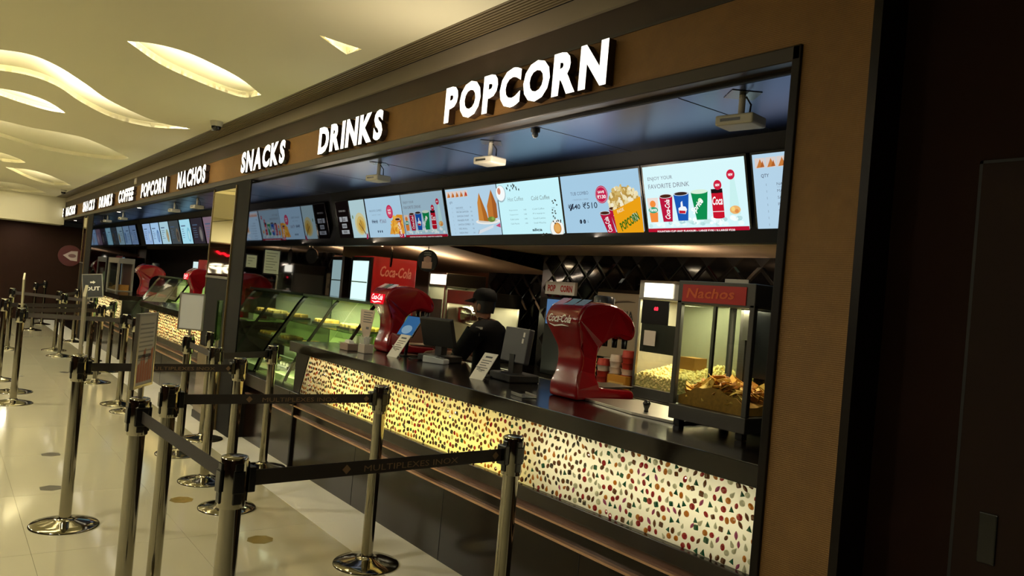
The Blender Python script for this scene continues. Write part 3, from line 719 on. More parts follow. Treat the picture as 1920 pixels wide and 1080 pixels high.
def samosa_screen(label, x0, g, bg='b9d9ee'):
    t, A = screen(label, x0, .70, bg, g); rnd = random.Random(3)
    A.start()
    for i in range(5):
        u = .015+i*.062; A.rect(u, .335, u+.058, .385, 'e3d6d0', 1); A.poly([(u+.008, .337), (u+.05, .339), (u+.03, .38)], 'cf7f3c', 2).poly([(u+.03, .338), (u+.054, .34), (u+.045, .37)], 'b5622a', 3)
    A.oval(.30, .355, .012, .012, 'c23a3a', 4); A.end('food_strip')
    A.start(); A.text('QTY', .045, .285, .020, '5b6478', w=.045, bold=.01).end('printed_text')
    A.start()
    for i, s in enumerate(['NACHOS', 'MATAR SAMOSA', 'SAMOSA CHAAT', 'PANEER PUFF', 'SAMOSA COMBO', 'VEG ROLL', 'VADA PAV']):
        v = .245-i*.033
        A.text('1', .07, v, .012, '6e7a8c').text(s, .13, v, .014, '6e7a8c', w=.10+.012*(len(s)-6)).text('%d' % (90+20*i), .33, v, .012, '6e7a8c')
    A.rect(.13, .236, .25, .2375, '98a6b6', 1); A.end('printed_text')
    A.start(); A.oval(.545, .135, .16, .022, 'f4f2ee', 2).oval(.545, .140, .13, .014, 'd9d5cc', 3)
    A.poly([(.43, .145), (.56, .135), (.545, .20), (.475, .355), (.44, .28)], 'd18a3c', 4).poly([(.475, .355), (.545, .20), (.56, .135), (.50, .14)], 'b26a28', 5)
    A.poly([(.56, .14), (.68, .16), (.685, .26), (.635, .37), (.56, .25)], 'c67a34', 4).poly([(.635, .37), (.685, .26), (.68, .16), (.63, .15)], 'a8602a', 5)
    A.oval(.60, .15, .05, .02, '6f8a3a', 6).oval(.62, .155, .02, .012, '8fae4c', 7).end('samosa_picture')
    A.start(); A.poly([(.40, .04), (.60, .085), (.62, .11), (.42, .07)], 'dfe6ee', 2).poly([(.40, .04), (.42, .07), (.415, .075), (.395, .045)], '9aa4b0', 3).poly([(.64, .10), (.70, .12), (.70, .085)], 'c8527a', 3).end('napkin_picture')
    return t
def nacho_screen(label, x0, g):
    t, A = screen(label, x0, .70, 'b0d3ea', g); rnd = random.Random(11)
    A.start(); A.rect(0, 0, .70, .022, 'b3122e').end('red_band')
    A.start(); A.text('NACHOS COMBO', .07, .275, .020, '6f8296', w=.25).text('1 NACHOS + 1 DRINK', .11, .24, .010, '8b9fb2', w=.18).end('printed_text')
    A.start(); A.text('₹410', .09, .165, .036, '3c4a63', w=.12, bold=.015).rect(.09, .180, .21, .185, '3c4a63', 3).text('₹360', .25, .165, .036, '7a6f86', w=.13).end('price_text')
    A.start()
    for k in range(3): A.oval(.19+.04*k, .088, .011, .012, '34435a', 2)
    A.end('icon_row')
    A.start(); A.oval(.475, .265, .062, .062, 'c81e4e', 5).oval(.475, .265, .05, .05, 'd94a70', 6).text('SAVE', .447, .272, .015, 'ffffff', 8, w=.056, bold=.03).text('₹50', .450, .243, .022, 'ffffff', 8, w=.05, bold=.03).end('badge')
    A.start(); A.poly([(.42, .06), (.70, .06), (.70, .23), (.60, .235), (.50, .19)], 'e0952a', 2)
    for i in range(26):
        a = rnd.random()*6; cx, cy = .44+rnd.random()*.25, .07+rnd.random()*.15; s = .03
        A.poly([(cx+s*cos(a), cy+s*sin(a)), (cx+s*cos(a+2.1), cy+s*sin(a+2.1)), (cx+s*cos(a+4.2), cy+s*sin(a+4.2))], rnd.choice(['f0b040', 'f6c65a', 'd98a22', 'e8a53a']), 3+.02*i)
    A.end('nachos_picture'); cup_pic(A, .645, .022, .08, .105, .17, 'b5173c', 'Coca-Cola', tilt=-.04, name='drink_picture'); return t
drinks_screen('bright screen with ENJOY YOUR FAVORITE DRINK and five colourful drinks, above the popcorn machines', -3.149, 1.05, True)
tub_screen('screen with a popcorn tub and two red cups, price 510, beside the bright drinks screen', -3.883, .95)
coffee_screen('screen listing hot and cold coffee, with coffee beans and cups', -4.603, 1.05)
samosa_screen('screen with two large samosas next to the coffee screen', -5.314, .9)
drinks_screen('dimmer drinks screen between the samosa and the nachos screens', -6.065, .62, False)
nacho_screen('screen with a heap of nachos, price 360', -6.777, .85)
samosa_screen('partly hidden QTY price list screen at the gold pillar', -2.40, .9, 'bcdcf2')
t, A = screen('narrow screen with blurred popcorn, beside the nachos screen', -7.14, .335, 'b9d8de', .8)
A.start(); A.oval(.20, .17, .12, .11, 'd6cf9e', 1).oval(.21, .16, .09, .085, 'd8bd6c', 2).oval(.22, .15, .06, .055, 'cfa645', 3).end('popcorn_picture')
A.start(); A.poly([(.17, .17), (.18, .18), (.30, .07), (.29, .06)], '8a6a3a', 4).poly([(.20, .21), (.21, .215), (.26, .10), (.25, .10)], '8a6a3a', 4).poly([(.28, .0), (.335, .03), (.335, .08), (.30, .06)], 'a32a52', 5).oval(.05, .24, .012, .02, '6d8a5a', 3).end('straw_picture')
t, A = screen('narrow black menu board with white lettering at the edge of the side mirror', -7.46, .285, '17100f', .5)
A.start(); A.text('COMBO MENU', .06, .30, .018, 'c9c2bc', w=.16)
for (a, b, c, d) in [(.05, .20, .11, .25), (.125, .20, .24, .25), (.09, .135, .20, .18), (.06, .075, .24, .115)]: A.rect(a, b, c, d, 'c9cdd2', 1)
for v in (.225, .21, .16, .147, .10, .086): A.rect(.13 if v > .2 else .10, v, .19, v+.006, '3a3634', 2)
A.end('printed_text')
# housing that carries the near screens, with lit beige soffit behind it
HOUS = mat('housing_black', '080808', .55, spec=.2)
hs = struct(box('trim_7', HOUS, (-7.6, -1.62, 3.30, 3.36, 1.985, 2.52)))
q = [Vector((0, YB, ZB))-UP*.04-NV*.032, Vector((0, YT, ZT))+UP*.10-NV*.032]
mb = MB()
for a, b in ((-7.6, -1.62), (XF, -8.86)):
    mb.add([(a, q[0].y, q[0].z), (b, q[0].y, q[0].z), (b, q[1].y, q[1].z), (a, q[1].y, q[1].z), (a, 3.36, q[0].z), (b, 3.36, q[0].z), (b, 3.36, q[1].z), (a, 3.36, q[1].z)],
           [(0, 1, 2, 3), (4, 7, 6, 5), (0, 4, 5, 1), (3, 2, 6, 7), (0, 3, 7, 4), (1, 5, 6, 2)])
struct(bw(mb, 'trim_8', HOUS))
struct(box('trim_9', mat('lip', 'cdbb9b', .5), (-7.6, -1.62, 3.36, 3.40, 1.985, 2.05)))
# far screens
FAR = [(-16.85, '9fc0ea', .8), (-16.12, 'a6cdf0', .85), (-15.38, 'b4dbea', .8), (-14.65, '5a6468', .5), (-13.9, 'a8e0f2', .9), (-13.17, '403a44', .5), (-12.43, '9a7f90', .6), (-11.70, '9cc0e6', .8), (-10.97, 'a9cce8', .8), (-10.24, 'b4d6ea', .8), (-9.51, 'a9cce8', .8)]
FLB = ['first pale blue menu screen from the far end', 'second pale blue menu screen from the far end, lettered', 'third menu screen from the far end, with a green dish', 'narrow dark menu screen between two pale ones beyond the column', 'brightest cyan menu screen beyond the column', 'mostly black menu screen with a grey block beyond the column', 'pinkish menu screen with a milkshake picture beyond the column',
       'pale blue menu screen next to the pinkish one', 'pale blue menu screen hidden mostly by the mirrored column, second from it', 'menu screen hidden behind the mirrored column', 'last menu screen hidden behind the mirrored column']
for i, ((x, c, g), l) in enumerate(zip(FAR, FLB)):
    if i > 8: break
    t, A = screen(l, x, .66, c, g); rnd = random.Random(i)
    A.start(); A.rect(.08, .29, .36, .31, '5d7390', 1)
    for k in range(5): A.rect(.08, .24-.035*k, .2+.12*rnd.random(), .25-.035*k, '6d84a0', 1)
    A.end('printed_text')
    A.start(); A.oval(.50, .15, .10, .12, ['8fb0d8', '5f86b4', '9aa98a', '8a7a64', '7fbfd6', '77706c', 'd2a8b4', '8f9fb8', '9fb0c0'][i], 1).oval(.50, .14, .06, .08, ['b9d2ea', '88a8cc', 'b49a76', '54504c', 'b4e2ec', '9a9490', 'ead2d6', 'b4a08a', '84a0bc'][i], 2).end('food_picture')
# ---------------------------------------------------------------- service area behind the counter
struct(box('ceiling.003', BEIGE, (-5.95, -1.62, 3.362, 4.85, 2.05, 2.08)))
mb = MB()   # ceiling that drops towards the back under the raked seating
mb.add([(-9.5, 3.362, 2.05), (-5.95, 3.362, 2.05), (-5.95, 5.3, 1.84), (-9.5, 5.3, 1.84)], [(0, 1, 2, 3)])
struct(bw(mb, 'ceiling.004', BEIGE))
struct(box('wall_service', mat('orange_lit_wall', '7a4526', .6), (-10.2, -7.2, 5.1, 5.3, 0, 2.3)))  # orange lamplight is put into this beige wall's colour
wb = struct(box('wall_back', mat('black_tile_bed', '0d0c0d', .3), (-5.93, -1.62, 4.79, 4.9, 0, 2.3)))
wb2 = struct(box('wall_back.001', MATS['black_tile_bed'], (-7.25, -5.93, 5.05, 5.15, 0, 2.3)))
struct(box('wall_return', MATS['black_tile_bed'], (-5.95, -5.93, 4.79, 5.15, 0, 2.3)))
TILE = mat('black_tile', '0a0a0c', .08, .15)
a_ = .125
vs = [(-a_+.003, 0, 0), (0, 0, -a_+.003), (a_-.003, 0, 0), (0, 0, a_-.003), (-a_+.03, -.007, 0), (0, -.007, -a_+.03), (a_-.03, -.007, 0), (0, -.007, a_-.03)]
dm = MB().add(vs, [(4, 5, 6, 7), (0, 1, 5, 4), (1, 2, 6, 5), (2, 3, 7, 6), (3, 0, 4, 7)]).mesh('tile', TILE)
for (w_, xa, xb, y) in ((wb, -5.8, -1.75, 4.789), (wb2, -7.1, -6.05, 5.049)):
    j = 0; z = .98
    while z < 2.05:
        x = xa+(a_ if j % 2 else 0)
        while x < xb: link('tile', dm, w_, loc=(x, y, z)); x += 2*a_
        z += a_; j += 1
bc = thing('back_counter', 'dark back counter along the tiled rear wall', 'counter', (-4.4, 4.48, 0))
box('carcass', DBROWN, (-7.2, -1.7, 4.22, 4.765, 0.002, .91), bc); box('worktop', TOPM, (-7.22, -1.66, 4.18, 4.775, .91, .95), bc, .004)
for k in range(6): box('cabinet_door', mat('cab', '1c1512', .4), (-7.1+k*.9, -6.25+k*.9, 4.20, 4.22, .1, .88), bc, .003)

# ---------------------------------------------------------------- cola dispensers
def dispenser(label, loc, lit):
    t = thing('drinks_dispenser', label, 'drinks dispenser', loc)
    # local: x across, y = 0 at the customers' side going back, z up
    prof = [(.00, .0), (-.005, .06), (.015, .13), (.03, .20), (.02, .28), (-.02, .35), (-.055, .41), (-.06, .445), (-.03, .50), (.03, .535), (.14, .545), (.25, .535), (.34, .50), (.40, .455), (.43, .40), (.425, .345), (.36, .345), (.30, .36), (.24, .345), (.19, .31), (.165, .26), (.16, .18), (.165, .12), (.19, .075), (.30, .062), (.43, .055), (.48, .045), (.49, .0)]
    C = catmull([(0, y*.93, z) for y, z in prof], 2)
    w = lambda p: .105+.035*max(0, min(1, (p.z-.28)/.12))+(.012 if p.z < .1 else 0)
    n = len(C); vs = []
    # rounded sides: two rings inset
    for s, ins in ((-1, 0), (1, 0)):
        vs += [(s*w(p), p.y, p.z) for p in C]
    mb = MB(); mb.add(vs, [(i, (i+1) % n, n+(i+1) % n, n+i) for i in range(n)], 0, True)
    mb.add([(-w(p), p.y, p.z) for p in C], [tuple(range(n))[::-1]]); mb.add([(w(p), p.y, p.z) for p in C], [tuple(range(n))])
    me = mb.mesh('body', RED); bm = bmesh.new(); bm.from_mesh(me); bmesh.ops.remove_doubles(bm, verts=bm.verts, dist=1e-5)
    bmesh.ops.recalc_face_normals(bm, faces=bm.faces); bm.to_mesh(me); bm.free()
    b = link('body', me, t, bevel=.022, segs=4)
    # sloping front of the head carries the script; flavour tabs above it
    P0 = Vector((0, -.0665, .400)); U = Vector((0, .10, 1)).normalized(); X = Vector((1, 0, 0)); N = X.cross(U)
    mb = MB(); put_text(mb, 'Coca-Cola', P0+U*.018+N*.004, X, U, w=.19, mi=0, h=.045, bold=.015, shear=.35, align='c')
    mb.tube([P0+X*(-.08)+U*.006+N*.005, P0+X*(-.03)+U*-.004+N*.005, P0+X*.03+U*.004+N*.005, P0+X*.085+U*.001+N*.005], [.001, .005, .005, .001], 6)
    mb.build('script_logo', emit('ffe8e4', 1.6) if lit else mat('logo_white', 'e9e2df', .4), t, fix=False)
    if lit:
        mb = MB()
        q = [P0+X*sx+U*v for sx, v in ((-.105, -.015), (.105, -.015), (.115, .068), (-.115, .068))]
        mb.add([p+N*.0025 for p in q]+[p-N*.006 for p in q], [(0, 1, 2, 3), (0, 4, 5, 1), (1, 5, 6, 2), (2, 6, 7, 3), (3, 7, 4, 0)])
        mb.build('lit_panel', emit('e01322', 1.1), t, fix=False)
    for i, c in enumerate(('b8202a', '16241c', '3a0d10') if not lit else ('e8b8b8', '2a6a44', 'e6cfd0')):
        x = -.085+i*.085
        mb = MB().add([(x-.036, -.012, .512), (x+.036, -.012, .512), (x+.036, .055, .5475), (x-.036, .055, .5475), (x-.036, -.008, .518), (x+.036, -.008, .518), (x+.036, .055, .5545), (x-.036, .055, .5545)],
                      [(0, 1, 5, 4), (1, 2, 6, 5), (2, 3, 7, 6), (3, 0, 4, 7), (4, 5, 6, 7), (0, 3, 2, 1)])
        mb.build('flavour_tab', mat('tab_'+c, c, .25), t)
    for x in (-.08, 0, .08):
        o = MB().lathe([(.016, 0), (.018, .05), (.012, .06)], (x, .37, .29), 10).build('nozzle', BLACK, t)
    box('drip_tray', STEELB, (loc[0]-.10, loc[0]+.10, loc[1]+.22, loc[1]+.46, loc[2]+.063, loc[2]+.072), t)
    if not lit: MB().lathe([(.06, .0), (.06, .04), (.05, .05)], (.02, .24, .535), 14).build('valve_cover', mat('tank', '3b3c3e', .3), t)
    return t
dispenser('red cola dispenser with an unlit white script logo, beside the steel lid and nacho warmer', (-3.25, 2.83, 1.0725), False)
dispenser('red cola dispenser with a glowing logo, beside the blue tablet and straws', (-5.66, 2.93, 1.0725), True)
dispenser('red cola dispenser with a glowing logo on the counter beyond the mirrored column', (-11.35, 2.84, 1.0725), True)
dispenser('dark red cola dispenser beside the small nacho warmer at the far end', (-14.75, 2.84, 1.0725), False)

# ---------------------------------------------------------------- steel lid with knob
mb = MB().prism([(-3.14, 2.90), (-2.70, 2.82), (-2.42, 2.84), (-2.42, 3.22), (-3.05, 3.24)], 2, 1.0725, 1.088)
t = thing('steel_lid', 'flat steel ice bin lid set on the counter in front of the nacho warmer', 'lid', (-2.8, 3.0, 1.0725))
bw(mb, 'plate', mat('lid_steel', 'd6d2c6', .34, 1), t, .002)
MB().lathe([(.012, .0155), (.010, .03), (.016, .045), (.020, .06), (.012, .072), (0, .075)], (.12, -.10, 0), 14).build('knob', BLACK, t)

# ---------------------------------------------------------------- nacho warmer
def frame_box(t, m_, x0, x1, y0, y1, z0, z1, p):
    for x in (x0, x1-p):
        for y in (y0, y1-p): box('corner_post', m_, (x, x+p, y, y+p, z0, z1), t, .003)
    box('base_tray', m_, (x0, x1, y0, y1, z0-.07, z0), t, .004)
nw = thing('nacho_warmer', 'grey glass nacho warmer with a red Nachos header, next to the gold pillar', 'food warmer', (-2.2, 2.98, 1.0725))
x0, x1, y0, y1 = -2.45, -2.02, 2.80, 3.22
for x in (x0+.02, x1-.06):
    for y in (y0+.02, y1-.06): box('foot', BLACK, (x, x+.035, y, y+.035, 1.0735, 1.106), nw)
frame_box(nw, DSTEEL, x0, x1, y0, y1, 1.175, 1.66, .026)
hd = box('header', DSTEEL, (x0, x1, y0, y1, 1.645, 1.752), nw, .004)
box('header_panel', mat('nacho_red', 'b5170f', .4), (x0+.03, x1-.045, y0-.004, y0, 1.655, 1.735), nw)
mb = MB(); put_text(mb, 'Nachos', (x0+.055, y0-.0055, 1.672), (1, 0, .02), (0, 0, 1), w=.27, h=.046, bold=.02, shear=.15)
bw(mb, 'lettering', mat('nacho_orange', 'd85a1e', .5), nw, fix=False)
box('vent_frame', STEELB, (x0+.17, x0+.30, y0+.12, y0+.13, 1.753, 1.775), nw)
box('front_pane', GLASS, (x0+.026, x1-.026, y0+.008, y0+.012, 1.178, 1.645), nw)
box('side_pane', GLASS, (x1-.014, x1-.010, y0+.026, y1-.026, 1.178, 1.645), nw)
box('side_pane', GLASS, (x0+.010, x0+.014, y0+.026, y1-.026, 1.178, 1.645), nw)
box('back_pane', GLASS, (x0+.026, x1-.026, y1-.014, y1-.010, 1.178, 1.645), nw)
box('inner_door', mat('dark_door', '24262a', .2, .4), (x0+.25, x1-.03, y0+.24, y0+.25, 1.33, 1.644), nw)
box('inner_column', DSTEEL, (x0+.20, x0+.235, y0+.22, y0+.25, 1.18, 1.644), nw)
box('door_handle', STEEL, (x0+.205, x0+.222, y1-.055, y1-.03, 1.36, 1.55), nw)
box('lamp_bracket', STEELB, (x0+.23, x0+.27, y0+.20, y0+.24, 1.50, 1.644), nw)
area('warmer_lamp', (-2.26, 3.02, 1.638), .2, .2, 5.5, (1, .86, .56))
rnd = random.Random(21)
CH = [mat('chip_a', 'd9a441', .6), mat('chip_b', 'b9782a', .6), mat('chip_c', 'e6bd62', .6)]
chm = []
for k in range(3):
    s = .042; vs = [(s*cos(2*pi*i/3), s*sin(2*pi*i/3), 0) for i in range(3)]
    mid = [tuple((Vector(vs[i])+Vector(vs[(i+1) % 3]))*.5+Vector((0, 0, [.008, -.004, .005][(i+k) % 3]))) for i in range(3)]
    top = vs+mid; bot = [(x, y, z-.0025) for x, y, z in top]
    f = [(0, 3, 5), (3, 1, 4), (5, 4, 2), (3, 4, 5)]
    chm.append(MB().add(top+bot, f+[tuple(6+i for i in q[::-1]) for q in f]+[(0, 6, 9, 3), (3, 9, 7, 1), (1, 7, 10, 4), (4, 10, 8, 2), (2, 8, 11, 5), (5, 11, 6, 0)]).mesh('nacho_chip', CH[k]))
# loose pile under the chips, then the chips one by one
mb = MB()
for i in range(9):
    for j in range(9):
        pass
N_ = 8; hv = {}
def hh(u, v): return 1.178+.135*(1-.45*abs(u-.5)*2)*(1-.3*v)
vs = []; fs = []
for i in range(N_+1):
    for j in range(N_+1):
        u, v = i/N_, j/N_; vs.append((x0+.03+u*(x1-x0-.06), y0+.03+v*(y1-y0-.06), hh(u, v)-.03+rnd.uniform(-.01, .01)))
for i in range(N_):
    for j in range(N_): fs.append((i*(N_+1)+j, (i+1)*(N_+1)+j, (i+1)*(N_+1)+j+1, i*(N_+1)+j+1))
k0 = len(vs); vs += [(x, y, 1.177) for x, y, z in vs]
fs += [tuple(k0+i for i in f[::-1]) for f in fs]
rim = [i*(N_+1) for i in range(N_+1)]+[N_*(N_+1)+j for j in range(1, N_+1)]+[i*(N_+1)+N_ for i in range(N_-1, -1, -1)]+[j for j in range(N_-1, 0, -1)]
for a, b in zip(rim, rim[1:]+rim[:1]): fs.append((a, b, b+k0, a+k0))
o = bw(MB().add(vs, fs), 'chip_heap', mat('chip_bed', 'a9772b', .7, noise=(60, .5)), nw); o['kind'] = 'stuff'
for i in range(170):
    u, v = rnd.random(), rnd.random()**1.3
    if i < 80: v = rnd.uniform(0, .10)
    o = link('nacho_chip', chm[i % 3])
    zz = hh(u, v) if i >= 80 else rnd.uniform(1.20, hh(u, v))
    o.location = (x0+.065+u*(x1-x0-.13), y0+.055+v*(y1-y0-.12), zz+.005)
    o.rotation_euler = (rnd.uniform(-1.2, 1.2), rnd.uniform(-1.2, 1.2), rnd.uniform(0, 6))
    tag(o, 'golden triangular nacho chip in the pile inside the glass warmer', 'chip', 'nacho chips in the warmer')

# ---------------------------------------------------------------- popcorn machines on the back counter
POPM = mat('popcorn', 'f4de9c', .8)
def popcorn_heap(name, par, x0, x1, y0, y1, z, h, n, seed):
    rnd = random.Random(seed); mb = MB()
    H = lambda u, v: h*(.22+.78*(.35+.65*v)*(.55+.45*sin(5.2*u+1.2)**2)*(1-.35*abs(2*u-1)**3))
    N = 10; vs = []; fs = []
    for i in range(N+1):
        for j in range(N+1): vs.append((x0+(x1-x0)*i/N, y0+(y1-y0)*j/N, z+H(i/N, j/N)-.012))
    fs = [(i*(N+1)+j, (i+1)*(N+1)+j, (i+1)*(N+1)+j+1, i*(N+1)+j+1) for i in range(N) for j in range(N)]
    mb.add(vs, fs)
    f0 = [(x0+(x1-x0)*i/N, y0, z+H(i/N, 0)-.012) for i in range(N+1)]
    mb.add(f0+[(x0, y0, z-.01), (x1, y0, z-.01)], [tuple(range(N+1))+(N+2, N+1)])
    for i in range(n):
        u, v = rnd.random(), rnd.random()**1.4; zz = z+H(u, v)+rnd.uniform(-.008, .012)
        if i % 5 == 0: v = 0; zz = z+rnd.random()*H(u, 0)
        s = .0125; mb.ellipsoid((x0+.01+u*(x1-x0-.02), y0+.004+v*(y1-y0-.02), zz), (s*rnd.uniform(.7, 1.3), s*rnd.uniform(.6, 1.1), s*rnd.uniform(.7, 1.2)), 5, 4)
    o = bw(mb, name, POPM, par, fix=False); o['kind'] = 'stuff'; return o
def popcorn_machine(label, x0, w, z1, heap, header, lamp, kettle):
    t = thing('popcorn_machine', label, 'popcorn machine', (x0+w/2, 4.45, .951))
    x1 = x0+w; y0, y1 = 4.22, 4.72
    box('cabinet_base', STEELB, (x0, x1, y0, y1, .951, 1.03), t, .004)
    for x in (x0, x1-.022):
        for y in (y0, y1-.022): box('corner_post', STEELB, (x, x+.022, y, y+.022, 1.03, z1-.14), t)
    box('hood', STEELB, (x0, x1, y0, y1, z1-.14, z1), t, .004)
    if header: box('lit_sign', emit('fff6dc', 2.6), (x0+.06, x0+.06+header, y0-.012, y0, z1-.125, z1-.02), t)
    box('front_pane', GLASS, (x0+.022, x1-.022, y0+.006, y0+.010, 1.03, z1-.14), t)
    box('back_panel', mat('machine_back', 'aba698', .35, .35), (x0+.022, x1-.022, y1-.012, y1-.006, 1.03, z1-.14), t)
    box('side_pane', GLASS, (x1-.010, x1-.006, y0+.022, y1-.022, 1.03, z1-.14), t)
    if kettle:
        MB().lathe([(.10, 0), (.135, .02), (.14, .15), (.12, .17), (.05, .18)], (-.14, -.04, z1-.951-.34), 20).build('kettle', STEEL, t)
        MB().tube([(-.14, -.04, z1-.951-.17), (-.14, -.04, z1-.951-.14)], .012).build('kettle_hanger', STEEL, t)
    box('side_panel', MATS['machine_back'], (x0+.004, x0+.010, y0+.022, y1-.022, 1.03, z1-.14), t)
    area('machine_lamp', ((x0+x1)/2, 4.45, z1-.15), w*.6, .25, lamp, (1, .86, .56))
    if heap: popcorn_heap('popcorn_heap', t, x0+.02, x1-.02, y0+.012, y1-.02, 1.035, .20, 1300, 4)
    return t
pm = popcorn_machine('popcorn machine with a lit header and a big heap of popcorn, behind the nacho warmer', -4.07, .72, 1.82, True, .27, 12, False)
box('inner_panel', DSTEEL, (-4.03, -3.68, 4.232, 4.236, 1.29, 1.50), pm)
box('control_panel', BLACK, (-4.02, -3.76, 4.212, 4.219, 1.50, 1.675), pm)
mb = MB(); put_text(mb, '68', (-3.90, 4.211, 1.60), (1, 0, 0), (0, 0, 1), h=.028, w=.04, bold=.03); bw(mb, 'red_display', emit('ff2a3c', 3), pm, fix=False)
box('printed_label', PAPER, (-3.98, -3.87, 4.214, 4.219, 1.34, 1.45), pm)
box('scoop_shelf', mat('scoop_box', 'a9763a', .5), (-3.80, -3.66, 4.42, 4.56, 1.19, 1.28), pm)
popcorn_machine('warm lit popcorn machine with a steel kettle, behind the black cap of the employee', -6.78, .62, 1.63, False, 0, 8, True)
pk = popcorn_machine('grey warmer with a bright blank header, under the round black hanging sign', -7.18, .36, 1.80, False, .30, 2.2, False)
box('inner_panel', DSTEEL, (-7.10, -6.86, 4.212, 4.219, 1.18, 1.52), pk)

# pop corn stand sign and red stall, coffee board, cups
pc = thing('popcorn_kiosk', 'small blue lit display case topped by a white POP CORN sign', 'kiosk', (-5.210, 4.5, .951))
box('cabinet', mat('kiosk_blue', '10161f', .3), (-5.410, -5.030, 4.42, 4.70, .952, 1.64), pc, .004)
box('lit_window', emit('7fb4f0', .35), (-5.380, -5.060, 4.412, 4.42, 1.40, 1.62), pc)
box('sign_board', PAPER, (-5.420, -5.020, 4.41, 4.44, 1.665, 1.78), pc); box('sign_post', DSTEEL, (-5.240, -5.200, 4.50, 4.52, 1.64, 1.67), pc); box('sign_post', DSTEEL, (-5.240, -5.200, 4.43, 4.52, 1.655, 1.68), pc)
mb = MB(); put_text(mb, 'POP', (-5.385, 4.408, 1.69), (1, 0, 0), (0, 0, 1), w=.11, h=.06, bold=.04); put_text(mb, 'CORN', (-5.210, 4.408, 1.69), (1, 0, 0), (0, 0, 1), w=.16, h=.06, bold=.04)
bw(mb, 'lettering', mat('sign_red', 'b5281c', .5), pc, fix=False)
ga = thing('coffee_machine_board', 'beige board lettered GEORGIA, standing on the back counter', 'board', (-4.65, 4.6, .951))
box('panel', mat('board_beige', 'a8977c', .5), (-4.93, -4.42, 4.60, 4.63, 1.17, 1.72), ga, .004)
box('frame', BLACK, (-4.96, -4.39, 4.63, 4.66, 1.14, 1.75), ga); box('stand', BLACK, (-4.93, -4.42, 4.61, 4.66, .952, 1.17), ga)
mb = MB(); put_text(mb, 'GEORGIA', (-4.86, 4.597, 1.50), (1, 0, 0), (0, 0, 1), w=.38, h=.075, bold=.02); bw(mb, 'lettering', mat('ink_dark', '2a2320', .6), ga, fix=False)
mb = MB().tube([(-4.80, 4.597, 1.60), (-4.68, 4.597, 1.645), (-4.55, 4.597, 1.655), (-4.47, 4.597, 1.65)], [.002, .008, .007, .002], 6)
bw(mb, 'swoosh', mat('swoosh', '6a5a48', .6), ga)
cupw = mat('cup_white', 'ddd2c4', .5); cupr = mat('cup_red', 'b6382a', .5)
CUPS = [(-4.62, .27, 'w', 'tall stack of plain cream cups beside the red dispenser neck'), (-4.47, .20, 'r', 'short stack of red cups between two cream stacks'), (-4.33, .26, 'w', 'tall stack of cream cups between two red stacks'), (-4.20, .28, 'r', 'tall stack of red cups in the middle of the back counter'), (-4.535, .22, 'w', 'narrow cream cup stack partly behind the others'), (-4.13, .27, 'w', 'stack of cream cups touching the popcorn machine side')]
for i, (x, h, k, l) in enumerate(CUPS):
    y = 4.30 if i < 4 else 4.42
    t = thing('cup_stack', l, 'cups', (x, y, .951), 0, 'cup stacks on the back counter')
    n = int(h/.045); m_ = cupr if k == 'r' else cupw
    for q in range(n):
        z = q*.045
        mb = MB().lathe([(.042, z), (.050, z+.042), (.053, z+.044)], n=14); mb.build('cup', m_ if q % 3 else cupw, t, fix=False)
    MB().lathe([(.053, n*.045), (.046, n*.045+.05), (.044, n*.045+.052), (0, n*.045+.052)], n=14).build('top_cup', m_, t, fix=False)
t = thing('yellow_box', 'yellow carton standing in front of the cup stacks', 'box', (-4.22, 4.235, .951))
MB().box(-.10, .10, -.03, .03, 0, .13).build('carton', mat('carton_yellow', 'c98e2a', .6), t, .003); MB().box(-.08, .08, -.032, -.03, .03, .08).build('printed_band', mat('carton_band', 'e8c26a', .6), t)

# ---------------------------------------------------------------- red drinks cooler and hanging discs
ck = thing('drinks_cooler', 'tall red cola cooler with a lit glass door, beside the mirrored column', 'cooler', (-7.33, 3.75, 0))
box('cabinet', mat('cooler_red', 'a3141a', .35), (-7.58, -7.10, 3.52, 4.02, .05, 1.90), ck, .01)
box('plinth', BLACK, (-7.56, -7.12, 3.54, 4.0, 0.001, .05), ck)
box('door_frame', BLACK, (-7.57, -7.11, 3.495, 3.52, .12, 1.885), ck, .004)
box('lit_door', emit('d4f7f2', 1.15), (-7.52, -7.16, 3.490, 3.495, .20, 1.845), ck)
box('door_handle', STEEL, (-7.155, -7.135, 3.46, 3.49, 1.0, 1.4), ck)
for z in (.5, .8, 1.1, 1.4, 1.62):
    box('wire_shelf', mat('shelf_grey', '7f9a96', .4), (-7.52, -7.16, 3.486, 3.490, z, z+.012), ck)
mb = MB()
put_text(mb, 'Coca-Cola', (-7.098, 3.60, 1.70), (0, 1, 0), (0, 0, 1), w=.36, h=.11, bold=.02, shear=.3); bw(mb, 'script_logo', mat('logo_dim', 'c98a80', .5), ck, fix=False)
